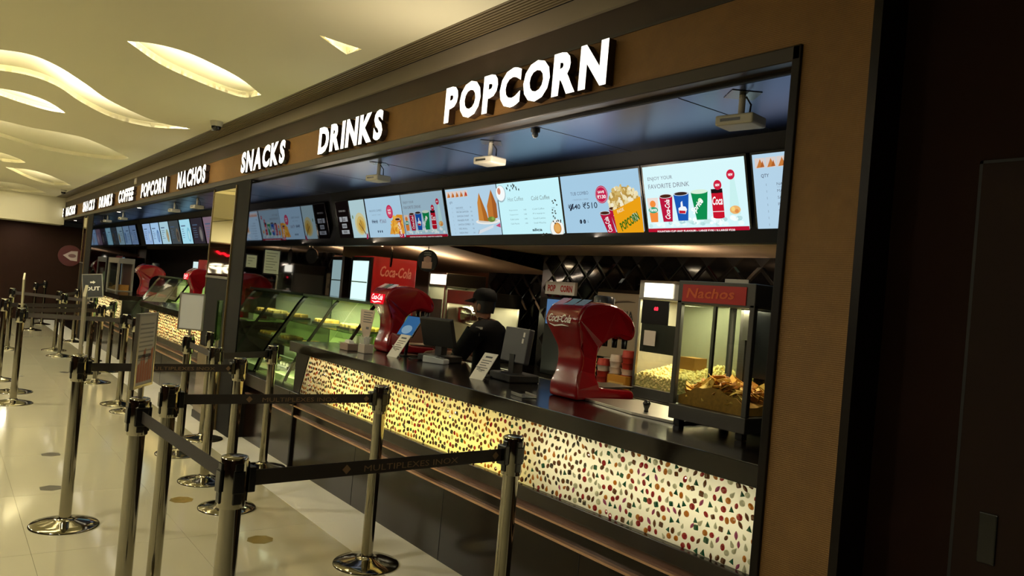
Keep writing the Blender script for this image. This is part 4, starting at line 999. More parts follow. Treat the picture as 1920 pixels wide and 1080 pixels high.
def disc(label, x, y, z, r, rz, pic):
    t = thing('hanging_sign', label, 'sign', (x, y, z), rz)
    MB().lathe([(r, -.008), (r, .008)], n=28).xf(Matrix.Rotation(pi/2, 4, 'X')).build('disc', BLACK, t)
    MB().tube([(0, 0, r-.004), (0, 0, 2.05-z)], .004, 6).build('hanger', STEELB, t)
    if pic:
        mb = MB().box(-.05, .05, -.0105, -.009, -.07, -.01).box(-.035, .04, -.0105, -.009, -.01, .03, 1); mb.add([(.035*cos(k*pi/5)+.005, -.0107, .012+.03*sin(k*pi/5)) for k in range(10)], [tuple(range(10))], 1)
        mb.build('picture', [mat('pic_a', 'a8836f', .6), mat('pic_b', '8a6a5c', .6)], t, fix=False)
        mb = MB(); put_text(mb, 'FRESH', (0, -.0095, .065), (1, 0, 0), (0, 0, 1), w=.07, h=.013, align='c', bold=.02); put_text(mb, 'COFFEE', (0, -.0095, .045), (1, 0, 0), (0, 0, 1), w=.07, h=.013, align='c', bold=.02)
        mb.build('lettering', mat('lettering_grey', '8d8a88', .6), t, fix=False)
disc('round black hanging sign with a pale picture, above the blank lit header', -5.93, 3.46, 1.862, .098, .55, True)
disc('round black sign hanging edge-on above the glowing cola dispenser', -6.62, 3.46, 1.88, .09, -.42, False)

# ---------------------------------------------------------------- counter-top things
def standee(label, bl, lean, rz, w, h):
    t = thing('counter_sign', label, 'sign', (bl[0], bl[1], 1.0725), rz)
    M_ = Matrix.Rotation(-lean, 4, 'X')
    MB().box(0, w, 0, .004, 0, h).xf(M_).build('board', WHITE, t)
    mb = MB().box(w*.25, w*.75, -.001, 0, h*.82, h*.88)
    for k in range(5): mb.box(w*.15, w*(.85-.1*(k % 3)), -.001, 0, h*(.70-.09*k), h*(.725-.09*k))
    mb.xf(M_).build('printed_text', mat('ink_soft', '55565a', .7), t)
    MB().box(w*.4, w*.6, .004, .007, 0, h*.5).xf(Matrix.Translation((0, h*.30, 0)) @ Matrix.Rotation(.62, 4, 'X')).build('back_prop', WHITE, t)
standee('white payment sign leaning in front of the grey register, nearer the red unlit dispenser', (-4.05, 2.74, 0), .62, .12, .125, .20)
standee('white payment sign leaning in front of the blue tablet', (-5.29, 2.80, 0), .62, .15, .125, .21)
ps = thing('price_sheet', 'printed white sheet on a stem in front of the glowing cola dispenser', 'sign', (-5.79, 2.86, 1.0725), .12)
MB().prism([(-.04, .095), (.045, .095), (.10, .325), (-.11, .325), (-.105, .21)], 1, 0, .003).build('sheet', mat('sheet_tan', 'b3a393', .7), ps)
mb = MB()
for k in range(5): mb.box(-.06, .07-.02*(k % 2), -.001, 0, .30-.02*k, .307-.02*k)
mb.box(-.01, .03, -.001, 0, .165, .185); mb.build('printed_text', MATS['ink_soft'], ps)
MB().box(-.012, .012, .003, .012, 0, .10).build('stem', STEELB, ps); MB().box(-.045, .045, -.03, .04, 0, .008).build('foot', STEELB, ps)
sb = thing('straw_box', 'clear box full of paper wrapped straws at the foot of the glowing dispenser', 'straws', (-5.47, 2.71, 1.0725))
MB().box(-.055, .055, -.04, .04, 0, .07).build('holder', mat('holder', 'b9ada0', .3), sb, .004)
rnd = random.Random(8); 
for k in range(16):
    a, b = rnd.uniform(-.045, .045), rnd.uniform(-.03, .03); MB().tube([(a*.8, b*.8, .05), (a*1.5, b*1.5, rnd.uniform(.115, .135))], .005, 6).build('straw', PAPER, sb)
nb = thing('napkin_box', 'low brownish napkin box beside the straws', 'box', (-5.68, 2.665, 1.0725)); 
MB().box(-.075, .075, -.045, .045, 0, .055).build('box', mat('napkin_box', '8a7566', .6), nb, .004); MB().prism([(-.05, .055), (.05, .055), (.035, .075), (-.03, .08)], 1, -.02, .02).build('napkin', PAPER, nb)
tb_ = thing('customer_tablet', 'blue customer display tilted on a stand beside the glowing cola dispenser', 'tablet', (-5.34, 2.96, 1.0725), .05)
Mt = Matrix.Translation((0, 0, .155)) @ Matrix.Rotation(-.55, 4, 'X')
MB().box(-.115, .115, 0, .012, 0, .19).xf(Mt).build('case', BLACK, tb_, .004)
MB().box(-.107, .107, -.001, 0, .008, .182).xf(Mt).build('display', emit('3f78b0', .55), tb_)
mb = MB().add([(.065*cos(2*pi*k/16)*1.1-.01, -.0015, .06+.04*sin(2*pi*k/16)) for k in range(16)], [tuple(range(16))]); mb.xf(Mt).build('cloud_picture', emit('9cc0d8', .55), tb_, fix=False)
MB().tube([(0, .03, 0), (0, .05, .20)], .014, 8).build('stand', BLACK, tb_); MB().box(-.07, .07, -.03, .12, 0, .012).build('foot', BLACK, tb_, .003)
def register(label, x, y, rz, face, lean, stickers):
    t = thing('cash_register', label, 'register', (x, y, 1.0725), rz)
    MB().box(-.13, .13, -.10, .12, 0, .05).build('base', BLACKM, t, .008)
    MB().box(-.03, .03, -.02, .05, .05, .17).build('neck', BLACKM, t)
    Mr = Matrix.Translation((0, .0, .115)) @ Matrix.Rotation(lean, 4, 'X')
    MB().box(-.15, .15, -.02, .02, 0, .225).xf(Mr).build('monitor', face, t, .008)
    MB().box(-.14, .14, .0205, .022, .012, .213).xf(Mr).build('display', mat('screen_dark', '14181c', .15), t)
    if stickers:
        MB().box(.085, .105, -.0215, -.02, .17, .20).box(.08, .10, -.0215, -.02, .13, .16).xf(Mr).build('sticker', PAPER, t)
    MB().tube([(-.08, -.09, .012), (-.15, -.14, .006), (-.22, -.10, .006), (-.24, .02, .006)], .004, 6).build('cable', BLACK, t)
    return t
register('grey backed register with two white stickers, beside the unlit red dispenser', -3.94, 3.0, -.1, mat('register_grey', '33343a', .45), -.12, True)
register('black register in front of the employee, beside the blue tablet', -4.98, 3.08, .35, BLACKM, .35, False)
cr_ = thing('card_reader', 'pale card payment reader lying in front of the employee', 'card reader', (-4.86, 2.98, 1.0725), .5)
MB().prism([(-.09, 0), (.09, 0), (.09, .035), (-.02, .05), (-.09, .05)], 1, -.042, .042).build('body', mat('reader_grey', 'aab0b4', .4), cr_, .006)
MB().box(-.08, -.02, -.034, .034, .050, .052).build('display', BLACK, cr_)
mb = MB()
for i in range(3):
    for j in range(3): mb.box(.0+i*.025, .018+i*.025, -.030+j*.021, -.014+j*.021, .036, .047-.0035*i)
mb.build('keypad', DSTEEL, cr_)
cp = thing('clip_tray', 'small clear tray on the worktop edge below the grey register', 'tray', (-3.30, 2.60, 1.0725), -.2)
MB().box(-.07, .07, -.045, .045, 0, .006).box(-.07, .07, -.045, -.041, .006, .018).box(-.07, .07, .041, .045, .006, .018).build('tray', mat('tray_dim', '6d6a66', .25), cp, .002)
# small nacho warmer at the far end
fw_ = thing('nacho_warmer', 'small pale framed nacho warmer on the farthest counter', 'food warmer', (-16.55, 2.84, 1.0725))
xa, xb, ya, yb = -17.1, -16.0, 2.70, 2.98
FG = mat('warmer_frame', '8d867a', .35, .4)
for x in (xa, xb-.09):
    for y in (ya, yb-.03): box('corner_post', FG, (x, x+.09, y, y+.03, 1.09, 1.60), fw_)
box('base_tray', FG, (xa, xb, ya, yb, 1.0735, 1.09), fw_); box('header', FG, (xa, xb, ya, yb, 1.60, 1.70), fw_, .004)
box('front_pane', GLASS, (xa+.09, xb-.09, ya+.008, ya+.012, 1.09, 1.60), fw_); box('back_panel', mat('wine_panel', '3a1c1c', .4), (xa+.09, xb-.09, yb-.02, yb-.012, 1.09, 1.60), fw_)
o = bw(MB().prism([(xa+.1, 1.091), (xb-.1, 1.091), (xb-.1, 1.20), (-16.4, 1.18), (-16.7, 1.13), (xa+.1, 1.12)], 1, ya+.03, yb-.05), 'chip_heap', MATS['chip_bed'], fw_)
# red menu panel and fridge beyond the column
rp = thing('drinks_cooler', 'red cola cooler with a lit door beyond the mirrored column', 'cooler', (-13.4, 3.8, 0))
box('cabinet', MATS['cooler_red'], (-13.77, -12.95, 3.55, 4.0, 0.001, 1.78), rp, .01); box('lit_door', emit('dcf4f4', .9), (-14.08, -13.78, 3.545, 3.55, .8, 1.74), rp); box('door_frame', BLACK, (-14.12, -13.77, 3.55, 3.98, 0.001, 1.77), rp)
mb = MB(); put_text(mb, 'Coca-Cola', (-13.60, 3.548, 1.30), (0, 0, 1), (-1, 0, 0), w=.40, h=.20, bold=.02, shear=.3); mb.xf(Matrix.Translation((.42, 0, 0))); bw(mb, 'script_logo', MATS['logo_dim'], rp, fix=False)
struct(box('wall_back.002', MATS['black_tile_bed'], (XF, -10.2, 4.6, 4.7, 0, 2.5))); struct(box('ceiling.005', mat('far_soffit', '3a332b', .6), (XF, -9.5, 3.362, 4.6, 2.05, 2.08)))
# ---------------------------------------------------------------- employee
SKIN = mat('skin', '7d5540', .55); UNI = mat('uniform_black', '08090c', .85, spec=.2); HAIR = mat('hair_black', '090808', .6)
pr = thing('person', 'employee in black cap and black shirt with a name tag, working behind the counter', 'person', (-5.02, 3.56, 0), 0)
ANG = R(205)     # facing along the counter, slightly to the customers
F = Vector((cos(ANG), sin(ANG), 0)); S = Vector((-F.y, F.x, 0)); Uz = Vector((0, 0, 1))   # S = person's left
def pp(f, s, z): return F*f+S*s+Uz*z
V = []; E_ = []; RD = []
def node(p, r, par=None):
    V.append(p); RD.append(r if isinstance(r, tuple) else (r, r))
    if par is not None: E_.append((par, len(V)-1))
    return len(V)-1
pel = node(pp(0, 0, .90), (.135, .115)); wa = node(pp(.01, 0, 1.04), (.135, .115), pel); ch = node(pp(.02, 0, 1.20), (.155, .125), wa); sh = node(pp(.03, 0, 1.335), (.135, .10), ch)
nk = node(pp(.055, 0, 1.395), .055, sh); jaw = node(pp(.085, 0, 1.455), (.062, .068), nk); hd1 = node(pp(.085, 0, 1.53), (.074, .09), jaw); hd2 = node(pp(.08, 0, 1.60), (.068, .082), hd1)
ns = node(pp(.175, 0, 1.505), .012, hd1)
for s, (ef, es, ez), (wf, ws_, wz) in ((1, (.14, .24, 1.10), (.34, .17, 1.115)), (-1, (.10, -.25, 1.08), (.30, -.16, 1.12))):
    a = node(pp(.02, .19*s, 1.315), .066, sh); b = node(pp(.07, .235*s, 1.21), .054, a); c = node(pp(ef, es, ez), .042, b); d = node(pp((ef+wf)/2, (es+ws_)/2, (ez+wz)/2), .037, c); w = node(pp(wf, ws_, wz), .026, d)
    hnd = node(pp(wf+.06, ws_*.95, wz-.008), (.034, .018), w)
    for k in range(4):
        o_ = (k-1.5)*.019; L = [.055, .068, .064, .048][k]
        k1 = node(pp(wf+.105, ws_*.93+o_, wz-.004), .0095, hnd); k2 = node(pp(wf+.105+L*.55, ws_*.93+o_*1.1, wz-.012), .0085, k1); node(pp(wf+.105+L, ws_*.93+o_*1.1, wz-.034), .007, k2)
    t1 = node(pp(wf+.05, ws_*.95-.035*s, wz-.008), .011, hnd); node(pp(wf+.095, ws_*.93-.052*s, wz-.02), .009, t1)
for s in (1, -1):
    h = node(pp(0, .09*s, .84), .09, pel); k = node(pp(.015, .10*s, .47), .06, h); an = node(pp(0, .105*s, .09), .042, k); he = node(pp(.03, .105*s, .045), (.045, .038), an); node(pp(.15, .115*s, .035), (.042, .028), he)
me = bpy.data.meshes.new('body'); me.from_pydata([tuple(p) for p in V], E_, []); bo = bpy.data.objects.new('body', me); COL.objects.link(bo)
sk = bo.modifiers.new('skin', 'SKIN'); sk.use_smooth_shade = True
for i, v in enumerate(me.skin_vertices[0].data): v.radius = RD[i]; v.use_root = (i == 0)
bo.modifiers.new('sub', 'SUBSURF').levels = 2
dg = bpy.context.evaluated_depsgraph_get(); me2 = bpy.data.meshes.new_from_object(bo.evaluated_get(dg)); bpy.data.objects.remove(bo)
me2.name = 'body'; me2.materials.clear(); 
for q in (SKIN, UNI): me2.materials.append(q)
for p in me2.polygons:
    c = p.center; f_, s_ = c.dot(F), abs(c.dot(S)); p.use_smooth = True
    skin = c.z > 1.455 or (c.z > 1.39 and math.hypot(f_-.06, s_) < .088) or (f_ > .19 and c.z > .95 and s_ < .3) or False
    p.material_index = 0 if skin else 1
body = link('body', me2, pr)
Mh = Matrix.Translation(pp(.085, 0, 0)) @ Matrix((F, S, Uz)).transposed().to_4x4()
mb = MB()
prof = [(1.555, .103, .084), (1.58, .104, .085), (1.615, .098, .080), (1.645, .075, .062), (1.66, .035, .03)]
n = 18; vs = []; fs = []
for z, a, b in prof: vs += [(a*cos(2*pi*k/n)-.008, b*sin(2*pi*k/n), z) for k in range(n)]
for i in range(len(prof)-1): fs += [(i*n+k, i*n+(k+1) % n, (i+1)*n+(k+1) % n, (i+1)*n+k) for k in range(n)]
fs.append(tuple(range(4*n, 5*n))); mb.add(vs, fs, 0, True)
bv = []; 
for r_, z in ((0, 1.572), (1, 1.545)):
    for k in range(11):
        a = -1.1+2.2*k/10; rr = .098 if r_ == 0 else .098+.085*cos(a*.95)
        bv.append((rr*cos(a)-.004, (.084+.01*r_)*sin(a), z-.004*r_*abs(a)))
fs = [(k, k+1, 12+k, 11+k) for k in range(10)]
mb.add(bv, fs, 0, True); mb.add([(x, y, z-.005) for x, y, z in bv], [f[::-1] for f in fs], 0, True)
mb.xf(Mh).build('cap', mat('cap_black', '060608', .85, spec=.2), pr, fix=False)
mb = MB()   # hair under the cap at the back of the head
vs = []; fs = []
for j, (z, k_) in enumerate(((1.46, .93), (1.50, 1.0), (1.56, 1.02))):
    for k in range(13):
        a = pi*.42+pi*1.16*k/12; vs.append((.092*k_*cos(a)-.006, .079*k_*sin(a), z))
for j in range(2): fs += [(j*13+k, j*13+k+1, (j+1)*13+k+1, (j+1)*13+k) for k in range(12)]
mb.add(vs, fs, 0, True).xf(Mh).build('hair', HAIR, pr, fix=False)
for s in (1, -1):
    MB().ellipsoid((-.005, .074*s, 1.505), (.020, .010, .032), 10, 6).xf(Mh).build('ear', SKIN, pr, fix=False)
    MB().ellipsoid((.082, .030*s, 1.530), (.009, .013, .008), 8, 6).xf(Mh).build('eye', mat('eye_white', 'b9b2a8', .3), pr, fix=False)
    MB().ellipsoid((.090, .030*s, 1.530), (.003, .006, .006), 8, 4).xf(Mh).build('iris', mat('iris', '120d0a', .3), pr, fix=False)
MB().ellipsoid((.082, 0, 1.462), (.012, .024, .008), 10, 6).xf(Mh).build('mouth', mat('lip_col', '6d3f38', .5), pr, fix=False)
# short sleeves, collar, name tag
for s, e in ((1, (.13, .235, 1.115)), (-1, (.094, -.243, 1.10))):
    a, b = pp(.02, .195*s, 1.31), pp(*e); MB().tube([a, a.lerp(b, .5), b], [.082, .074, .068], 14, cap=False).build('sleeve', UNI, pr, fix=False)
MB().tube([pp(.04+.062*cos(a), .068*sin(a), 1.405+.01*cos(a)) for a in [2*pi*k/14 for k in range(15)]], .014, 6).build('collar', UNI, pr, fix=False)
tq = pp(.10, .125, 1.262)
Mt = Matrix.Translation(tq) @ Matrix((Vector((-F.y, F.x, 0)), -(F*.5+S*.86), Uz)).transposed().to_4x4()
q0 = pp(.118, .118, 1.262); tx = (F*-.62+S*.78).normalized(); 
def badge(nm, ctr, w, h, col):
    Nn = Vector((.72, -.69, 0)); X = Vector((.69, .72, 0))
    q = [ctr+X*a+Uz*b for a, b in ((-w, -h), (w, -h), (w, h), (-w, h))]
    MB().add([p+Nn*.006 for p in q]+[p-Nn*.012 for p in q], [(0, 1, 2, 3), (0, 4, 5, 1), (1, 5, 6, 2), (2, 6, 7, 3), (3, 7, 4, 0)]).build(nm, mat('badge_'+col, col, .5), pr, fix=False)
badge('name_tag', Vector((.097, -.178, 1.345)), .026, .009, 'b9b6ae')
badge('badge', Vector((.105, -.186, 1.295)), .010, .014, '6c6a66')

# ---------------------------------------------------------------- queue posts
CHROME = mat('chrome', '9b9686', .10, 1); BELTM = mat('belt', '1a110d', .65); BTXT = mat('belt_print', '7a5f42', .6)
HP = 1.03
def proto():
    t = thing('queue_post', 'x', 'queue post')
    MB().lathe([(.19, 0), (.19, .006), (.183, .012), (.13, .024), (.07, .036), (.042, .044), (.040, .052)], n=40).build('base', CHROME, t, fix=False)
    MB().lathe([(.0335, .05), (.0335, .87)], n=24).build('pole', CHROME, t, fix=False)
    MB().lathe([(.0405, .87), (.0425, .875), (.0425, 1.02), (.040, 1.028), (.034, 1.03), (0, 1.03)], n=24).build('belt_cassette', CHROME, t, fix=False)
    for k in range(4):
        a = k*pi/2
        MB().box(-.014, .014, .036, .046, .885, 1.012).box(-.019, .019, .044, .050, .920, .990).xf(Matrix.Rotation(a, 4, 'Z')).build('belt_clip', BLACK, t, .003)
    return t
PR = proto(); used = []
POSTS = {}
def post(k, x, y, rz, label):
    o = PR if not used else copy_tree(PR)
    used.append(1); o.location = (x, y, 0); o.rotation_euler = (0, 0, rz); o['label'] = label; o['group'] = 'chrome queue posts'; POSTS[k] = o; return o
def belt(a, b, text=True, sag=.0):
    """belt pulled out of post a to post b"""
    A, B = POSTS[a], POSTS[b]; p = A.location.copy(); q = B.location.copy(); d = (q-p).normalized()
    L = (q-p).length; n = Vector((-d.y, d.x, 0)); z0, z1 = .930, .980
    Mi = (Matrix.Translation(p) @ Matrix.Rotation(A.rotation_euler.z, 4, 'Z')).inverted()
    mb = MB(); t = .0012; N = 10; pts = []
    for i in range(N+1):
        s = .05+(L-.10)*i/N; dz = -sag*4*(i/N)*(1-i/N); pts.append((p+d*s, dz))
    vs = []
    for c, dz in pts:
        for zz in (z0, z1):
            for sg in (1, -1): vs.append(c+n*t*sg+Uz*(zz+dz))
    fs = []
    for i in range(N):
        a0, b0 = 4*i, 4*i+4
        fs += [(a0, b0, b0+2, a0+2), (a0+1, a0+3, b0+3, b0+1), (a0, a0+1, b0+1, b0), (a0+2, b0+2, b0+3, a0+3)]
    fs += [(0, 2, 3, 1), (4*N, 4*N+1, 4*N+3, 4*N+2)]
    mb.add(vs, fs); bl = mb.xf(Mi).build('belt', BELTM, A)
    if text:
        view = Vector((0, 0, 0))-(p+q)/2; face = n if n.dot(view) > 0 else -n
        X = Vector((0, 0, 1)).cross(face); X = Vector((-face.y, face.x, 0)); Y = Uz
        st = p if (q-p).dot(X) > 0 else q
        mb = MB(); o0 = st+face*.0024+Uz*.940
        put_text(mb, 'MULTIPLEXES INOX', o0+X*(L*.40), X, Y, h=.022, w=.42, bold=.0)
        mb.xf(Mi).build('belt_print', BTXT, bl, fix=False)
        for u in (.34, .92):
            c = o0+X*(L*u)+Uz*.014; MB().add([c-X*.017, c-Uz*.017, c+X*.017, c+Uz*.017], [(0, 1, 2, 3)]).xf(Mi).build('belt_emblem', BTXT, bl, fix=False)
    for P_, dd in ((p, d), (q, -d)):
        c = P_+dd*.052; mb = MB().box(-.012, .012, -.026, .026, .915, .995)
        mb.xf(Mi @ Matrix.Translation((c.x, c.y, 0)) @ Matrix.Rotation(math.atan2(dd.y, dd.x), 4, 'Z')).build('belt_end', BLACK, A, .003)
for k, x, y, l in [
    ('S1', -2.438, .793, 'chrome queue post closest to the viewer, its two belts meeting at a corner'),
    ('S2', -3.606, .742, 'chrome queue post carrying the printed notice in the middle of the queue'),
    ('S3', -4.015, .96, 'chrome queue post just beside the notice post, its belt running towards the counter'),
    ('S4', -2.539, 1.968, 'chrome queue post in front of the jewelled counter whose base is out of view'),
    ('S5', -3.996, 2.103, 'chrome queue post before the jewelled counter with its round base in full view'),
    ('A', -5.263, .728, 'lone chrome queue post on the open floor with a tilted sign on top'),
    ('S7', -5.322, 1.705, 'chrome queue post joined by belt to the lone post on the open floor'),
    ('S8', -6.058, 1.749, 'chrome queue post carrying the greenish acrylic sign in front of the display case'),
    ('S9', -7.60, 2.14, 'chrome queue post beside the foot of the mirrored column'),
    ('S10', -6.356, 2.30, 'chrome queue post close against the dark end of the jewelled counter'),
    ('S355', -7.014, 1.788, 'chrome queue post carrying the blank pale sign'),
    ('L2', -9.787, .757, 'chrome queue post at the edge of the view with a tilted sign on top'),
    ('L2b', -10.585, .82, 'queue post hidden behind the one with the tilted sign at the view edge'),
    ('L1', -11.565, .714, 'chrome queue post cut by the view edge, behind the post with the tilted sign'),
    ('L3', -15.315, 1.03, 'thin looking distant queue post beyond those at the edge of the view'),
    ('Pa', -19.397, 1.713, 'second most distant queue post near the far wall'),
    ('Pa2', -21.2, 2.06, 'most distant queue post, close to the far wall'),
    ('Pb', -14.443, 1.696, 'nearer of two overlapping distant queue posts in the middle lane'),
    ('Pb2', -15.34, 1.713, 'farther of two overlapping distant queue posts in the middle lane'),
    ('Pc', -17.017, 2.199, 'small distant queue post behind the OUT sign post, against the far counter'),
    ('Pe', -11.414, 1.78, 'queue post with visible round base between the OUT sign and the far jewelled counter'),
    ('Pf', -12.598, 2.111, 'distant queue post close against the far jewelled counter'),
    ('Pg', -9.644, 1.763, 'outer of the paired posts behind the printed notice, with a belt crossing the hall'),
    ('Ph', -9.147, 1.779, 'inner one of the paired posts partly hidden by the printed notice'),
    ('Pj', -12.35, 1.80, 'chrome queue post carrying the black OUT sign'),
    ('Pd', -13.9, 2.05, 'distant queue post beyond the OUT sign, before the far dark counter')]:
    post(k, x, y, 0, l)
for o in POSTS.values(): pass
ROT = {'S1': ('S4', 0), 'S3': ('S5', 0), 'S2': ('S1', 0), 'A': ('S7', 0)}
for a, (b, _) in ROT.items():
    d = POSTS[b].location-POSTS[a].location; POSTS[a].rotation_euler.z = math.atan2(d.y, d.x)-pi/2
for k in ('S4', 'S5', 'S7'): POSTS[k].rotation_euler.z = .05
belt('S2', 'S1', False); belt('S1', 'S4'); belt('S3', 'S5'); belt('A', 'S7')
belt('S355', 'S8', False); belt('S8', 'S10', False)
belt('L2', 'Pg', False); belt('L2b', 'Pe', False); belt('L1', 'Pj', False); belt('Pg', 'Ph', False); belt('L3', 'Pb', False); belt('Pb', 'Pd', False); belt('Pa', 'Pa2', False); belt('Pe', 'Pf', False); belt('Pb2', 'Pc', False)

# ---------------------------------------------------------------- signs standing on posts
def post_sign(k, label, rz, w, h, tilt, face, content):
    p = POSTS[k].location
    t = thing('post_sign', label, 'sign', (p.x, p.y, HP+.001), rz)
    Mt = Matrix.Translation((0, 0, .045)) @ Matrix.Rotation(tilt, 4, 'Y')
    MB().lathe([(.012, 0), (.012, .05)], n=12).build('stem', STEELB, t, fix=False)
    MB().box(-w/2, w/2, -.008, .008, 0, .012).box(-w/2, w/2, -.008, .008, h-.012, h).box(-w/2, -w/2+.012, -.008, .008, .012, h-.012).box(w/2-.012, w/2, -.008, .008, .012, h-.012).xf(Mt).build('frame', STEELB if content != 'acrylic' else CG2, t)
    MB().box(-w/2+.012, w/2-.012, -.005, .005, .012, h-.012).xf(Mt).build('panel', face, t)
    if content == 'notice':
        mb = MB(); rnd = random.Random(4); X = (1, 0, 0)
        for sd in (-1, 1):
            for i in range(9):
                z = h-.05-i*.019; a = -w/2+.025; b = w/2-.03-.02*rnd.random(); mb.quad((a, sd*.0056, z), (b, sd*.0056, z), (b, sd*.0056, z+.007), (a, sd*.0056, z+.007))
            mb.quad((-w/2+.025, sd*.0056, h*.40), (w/2-.025, sd*.0056, h*.40), (w/2-.025, sd*.0056, h*.40+.014), (-w/2+.025, sd*.0056, h*.40+.014), 1)
        mb.xf(Mt).build('printed_text', [mat('notice_ink', '8b887f', .7), mat('notice_ink2', '4f4c48', .7)], t, fix=False)
        mb = MB()
        for sd in (-1, 1):
            for i in range(6):
                x = -w/2+.028+i*.028; zt = .11+.03*((i*7) % 3); mb.quad((x, sd*.0056, .025), (x+.024, sd*.0056, .025), (x+.024, sd*.0056, zt), (x, sd*.0056, zt-.01))
        mb.xf(Mt).build('printed_picture', mat('notice_red', 'b06a4a', .7), t, fix=False)
    if content == 'out':
        mb = MB(); put_text(mb, 'OUT', (0, -.0058, h*.30), (1, 0, 0), (0, 0, 1), w=w*.72, h=h*.17, bold=.03, align='c')
        mb.add([(-.03, -.0058, h*.62), (.01, -.0058, h*.62), (.01, -.0058, h*.58), (.04, -.0058, h*.65), (.01, -.0058, h*.72), (.01, -.0058, h*.68), (-.03, -.0058, h*.68)], [(0, 1, 2, 3, 4, 5, 6)])
        mb.xf(Mt).build('lettering', mat('out_white', 'dedbd2', .5), t, fix=False)
    return t
SHEET = mat('sign_sheet', 'bdb8ab', .7)
post_sign('S2', 'tall printed notice with a reddish picture in a steel frame, on a queue post', math.atan2(.52, -.85), .215, .32, 0, SHEET, 'notice')
post_sign('S355', 'blank pale grey sign on a queue post in front of the far jewelled counter', 1.05, .21, .32, 0, mat('blank_grey', 'b9bcc0', .5), '')
post_sign('S8', 'greenish acrylic sign seen nearly edge-on in front of the display case', 2.65, .15, .31, 0, glass('acrylic', '9fb5a8', .9, .05), 'acrylic')
post_sign('A', 'tilted steel framed sign seen edge-on, on the lone post on the open floor', 2.96, .21, .36, -.30, mat('sign_back', '7c776c', .5), '')
post_sign('L2', 'tilted sign seen edge-on, on the post at the edge of the view', 3.02, .16, .33, -.45, MATS['sign_back'], '')
post_sign('Pj', 'black sign lettered OUT in a pale frame, on a distant queue post', 1.15, .27, .34, -.12, mat('out_black', '1b1d1f', .4), 'out')

# ---------------------------------------------------------------- floor markers
def marker(label, x, y, r, n, m_, group):
    t = MB().lathe([(r, 0), (r, .0012)], n=n).build('floor_marker', m_)
    t.location = (x, y, .0004); tag(t, label, 'floor sticker', group); return t
GM = mat('grey_marker', '57534a', .3); GO = mat('gold_marker', 'b39748', .22, .5)
for l, x, y in (('grey six sided floor sticker beside the base of the lone queue post', -6.15, .747), ('grey six sided floor sticker one step beyond the lone queue post', -7.21, .853), ('large looking grey floor sticker beside the posts at the edge of the view', -11.98, .95), ('small distant grey floor sticker near the OUT sign post', -12.42, 1.549)):
    marker(l, x, y, .075, 6, GM, 'grey floor stickers')
for l, x, y in (('gold floor disc behind the closest queue post', -4.608, 1.695), ('gold floor disc between the notice post and the counter', -5.60, 1.478)):
    marker(l, x, y, .08, 8, GO, 'gold floor discs')

# ---------------------------------------------------------------- cameras, projectors and lamps overhead
def dome(label, x, y):
    t = thing('security_camera', label, 'security camera', (x, y, ZC))
    MB().lathe([(.062, 0), (.062, -.012), (.055, -.035), (.050, -.05)], n=20).build('housing', mat('cam_white', 'c9c2ae', .5), t)
    MB().lathe([(.048, -.048), (.044, -.070), (.030, -.086), (0, -.092)], n=20).build('dome', BLACK, t)
    MB().lathe([(.010, -.078), (.010, -.096), (0, -.096)], (-.015, -.03, 0), 10).build('lens', STEELB, t)
dome('white dome security camera on the ceiling edge above the SNACKS letters', -7.92, 2.09)
dome('tiny distant dome security camera on the ceiling near the far end', -19.3, 2.05)
PJ = mat('projector_white', 'b9b4a4', .5)
def projector(label, x, y, rz, proto_=[None]):
    if proto_[0] is None:
        t = thing('projector', label, 'projector', (x, y, 2.52), rz)
        MB().box(-.062, .062, -.062, .062, -.003, -.0005).xf(Matrix.Rotation(pi/4, 4, 'Z')).build('ceiling_plate', BLACK, t)
        MB().tube([(0, 0, -.002), (0, 0, -.085)], .014, 10).build('stem', PJ, t)
        MB().tube([(.016, 0, -.01), (.03, .02, -.04), (.02, .03, -.085)], .004, 6).build('cable', BLACK, t)
        MB().box(-.085, .085, -.06, .06, -.135, -.092).build('body', PJ, t, .008)
        MB().box(-.06, .03, -.0615, -.059, -.120, -.108).build('vent', BLACK, t)
        MB().lathe([(.018, 0), (.018, .012), (.012, .016), (0, .012)], n=12).xf(Matrix.Translation((.05, .06, -.113)) @ Matrix.Rotation(-pi/2, 4, 'X')).build('lens', DSTEEL, t)
        proto_[0] = t; t['group'] = 'small projectors under the soffit'
    else:
        t = copy_tree(proto_[0]); t.location = (x, y, 2.52); t.rotation_euler = (0, 0, rz); t['label'] = label
    return t
projector('white projector on a stem nearest the gold pillar', -2.02, 2.60, .15)
projector('white projector hanging between the POPCORN and DRINKS letters', -3.83, 2.60, .1)
projector('dim projector hanging just inside the DRINKS letters', -5.30, 2.60, .1)
projector('projector inside the near end of the far opening, by the column', -10.4, 2.60, .1); projector('projector under the soffit below the POPCORN letters beyond the column', -11.6, 2.60, .1)
projector('pale projector below the far DRINKS letters', -15.4, 2.60, .1); projector('farthest projector under the far soffit', -17.0, 2.60, .1)
t = thing('security_camera', 'small dark camera under the soffit between two projectors', 'security camera', (-3.30, 2.52, 2.52))
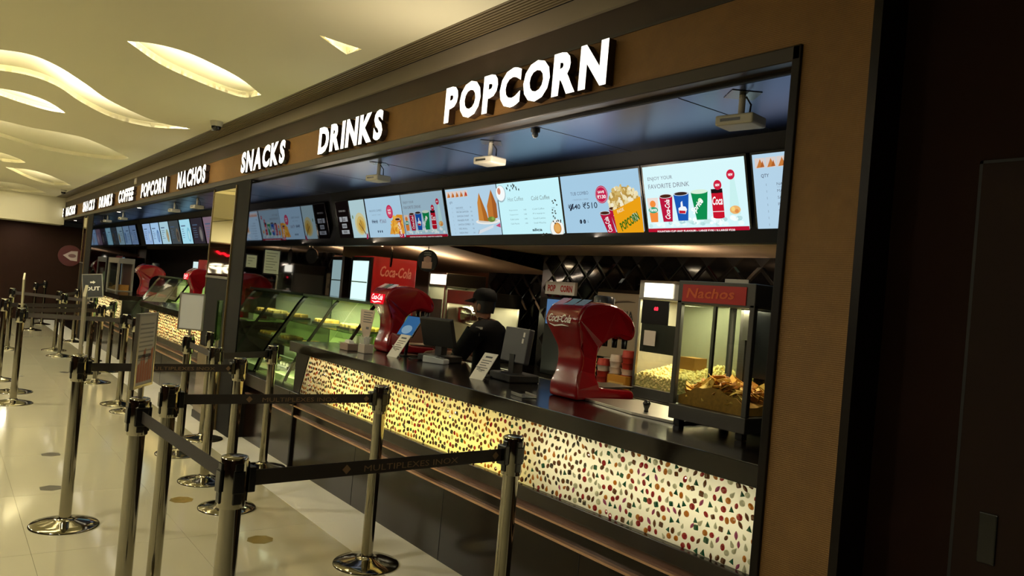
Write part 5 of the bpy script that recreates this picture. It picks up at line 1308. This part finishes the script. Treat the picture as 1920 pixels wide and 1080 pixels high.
MB().lathe([(.025, 0), (.025, -.015), (.02, -.02)], n=14).build('mount', BLACKM, t); MB().ellipsoid((0, 0, -.032), (.018, .018, .018)).build('ball', mat('ball_grey', '6a6c70', .3), t)
for l, x in (('nearest of three tiny soffit spotlights below the far letters', -13.6), ('middle one of three tiny soffit spotlights below the far letters', -15.37), ('farthest of three tiny soffit spotlights below the far letters', -20.9)):
    t = thing('spotlight', l, 'lamp', (x, 2.52, 2.52), 0, 'soffit spotlights')
    MB().lathe([(.04, 0), (.04, -.006), (.03, -.006)], n=16).build('trim_ring', STEELB, t); MB().lathe([(.03, -.006), (.028, -.008), (0, -.008)], n=16).build('lens', emit('fff4dc', 7), t)
# round red sign on the far wall
t = thing('round_sign', 'dark red round sign with a white emblem on the far wall behind the last counter', 'sign', (XF, 2.70, 1.68))
Ry = Matrix.Rotation(pi/2, 4, 'Y')
MB().lathe([(.27, 0), (.27, .02)], n=32).xf(Ry).build('disc', mat('disc_red', '4a1016', .4), t)
MB().add([(.021, -.16, .0), (.021, .02, -.12), (.021, .17, -.13), (.021, .17, .13), (.021, .02, .12)], [(0, 1, 2, 3, 4)]).build('emblem', mat('emblem', 'b7a9a6', .5), t, fix=False)
mb = MB(); mb.add([(.022, -.04+.09*cos(2*pi*k/14), .05*sin(2*pi*k/14)) for k in range(14)], [tuple(range(14))]); mb.xf(Matrix.Translation((0, .09, 0))).build('emblem_mark', mat('emblem_dark', '7a5a5c', .5), t, fix=False)
# neon sign on the far wall across the hall, seen in the mirrored column
t = thing('neon_sign', 'white lit OPA sign with a red squiggle, reflected in the column mirror', 'sign', (XF+.03, -1.6, 1.7))
mb = MB(); put_text(mb, 'OPA:', (0, -.75, -.15), (0, 1, 0), (0, 0, 1), w=1.5, h=.30, bold=.05); mb.build('lettering', emit('fff3da', 3.0), t, fix=False)
mb = MB().tube([(.0, -.7+.1*k, .30+.05*(k % 2)+.02*k) for k in range(8)], .03, 6); mb.build('squiggle', emit('ff1a2c', 3.0), t, fix=False)
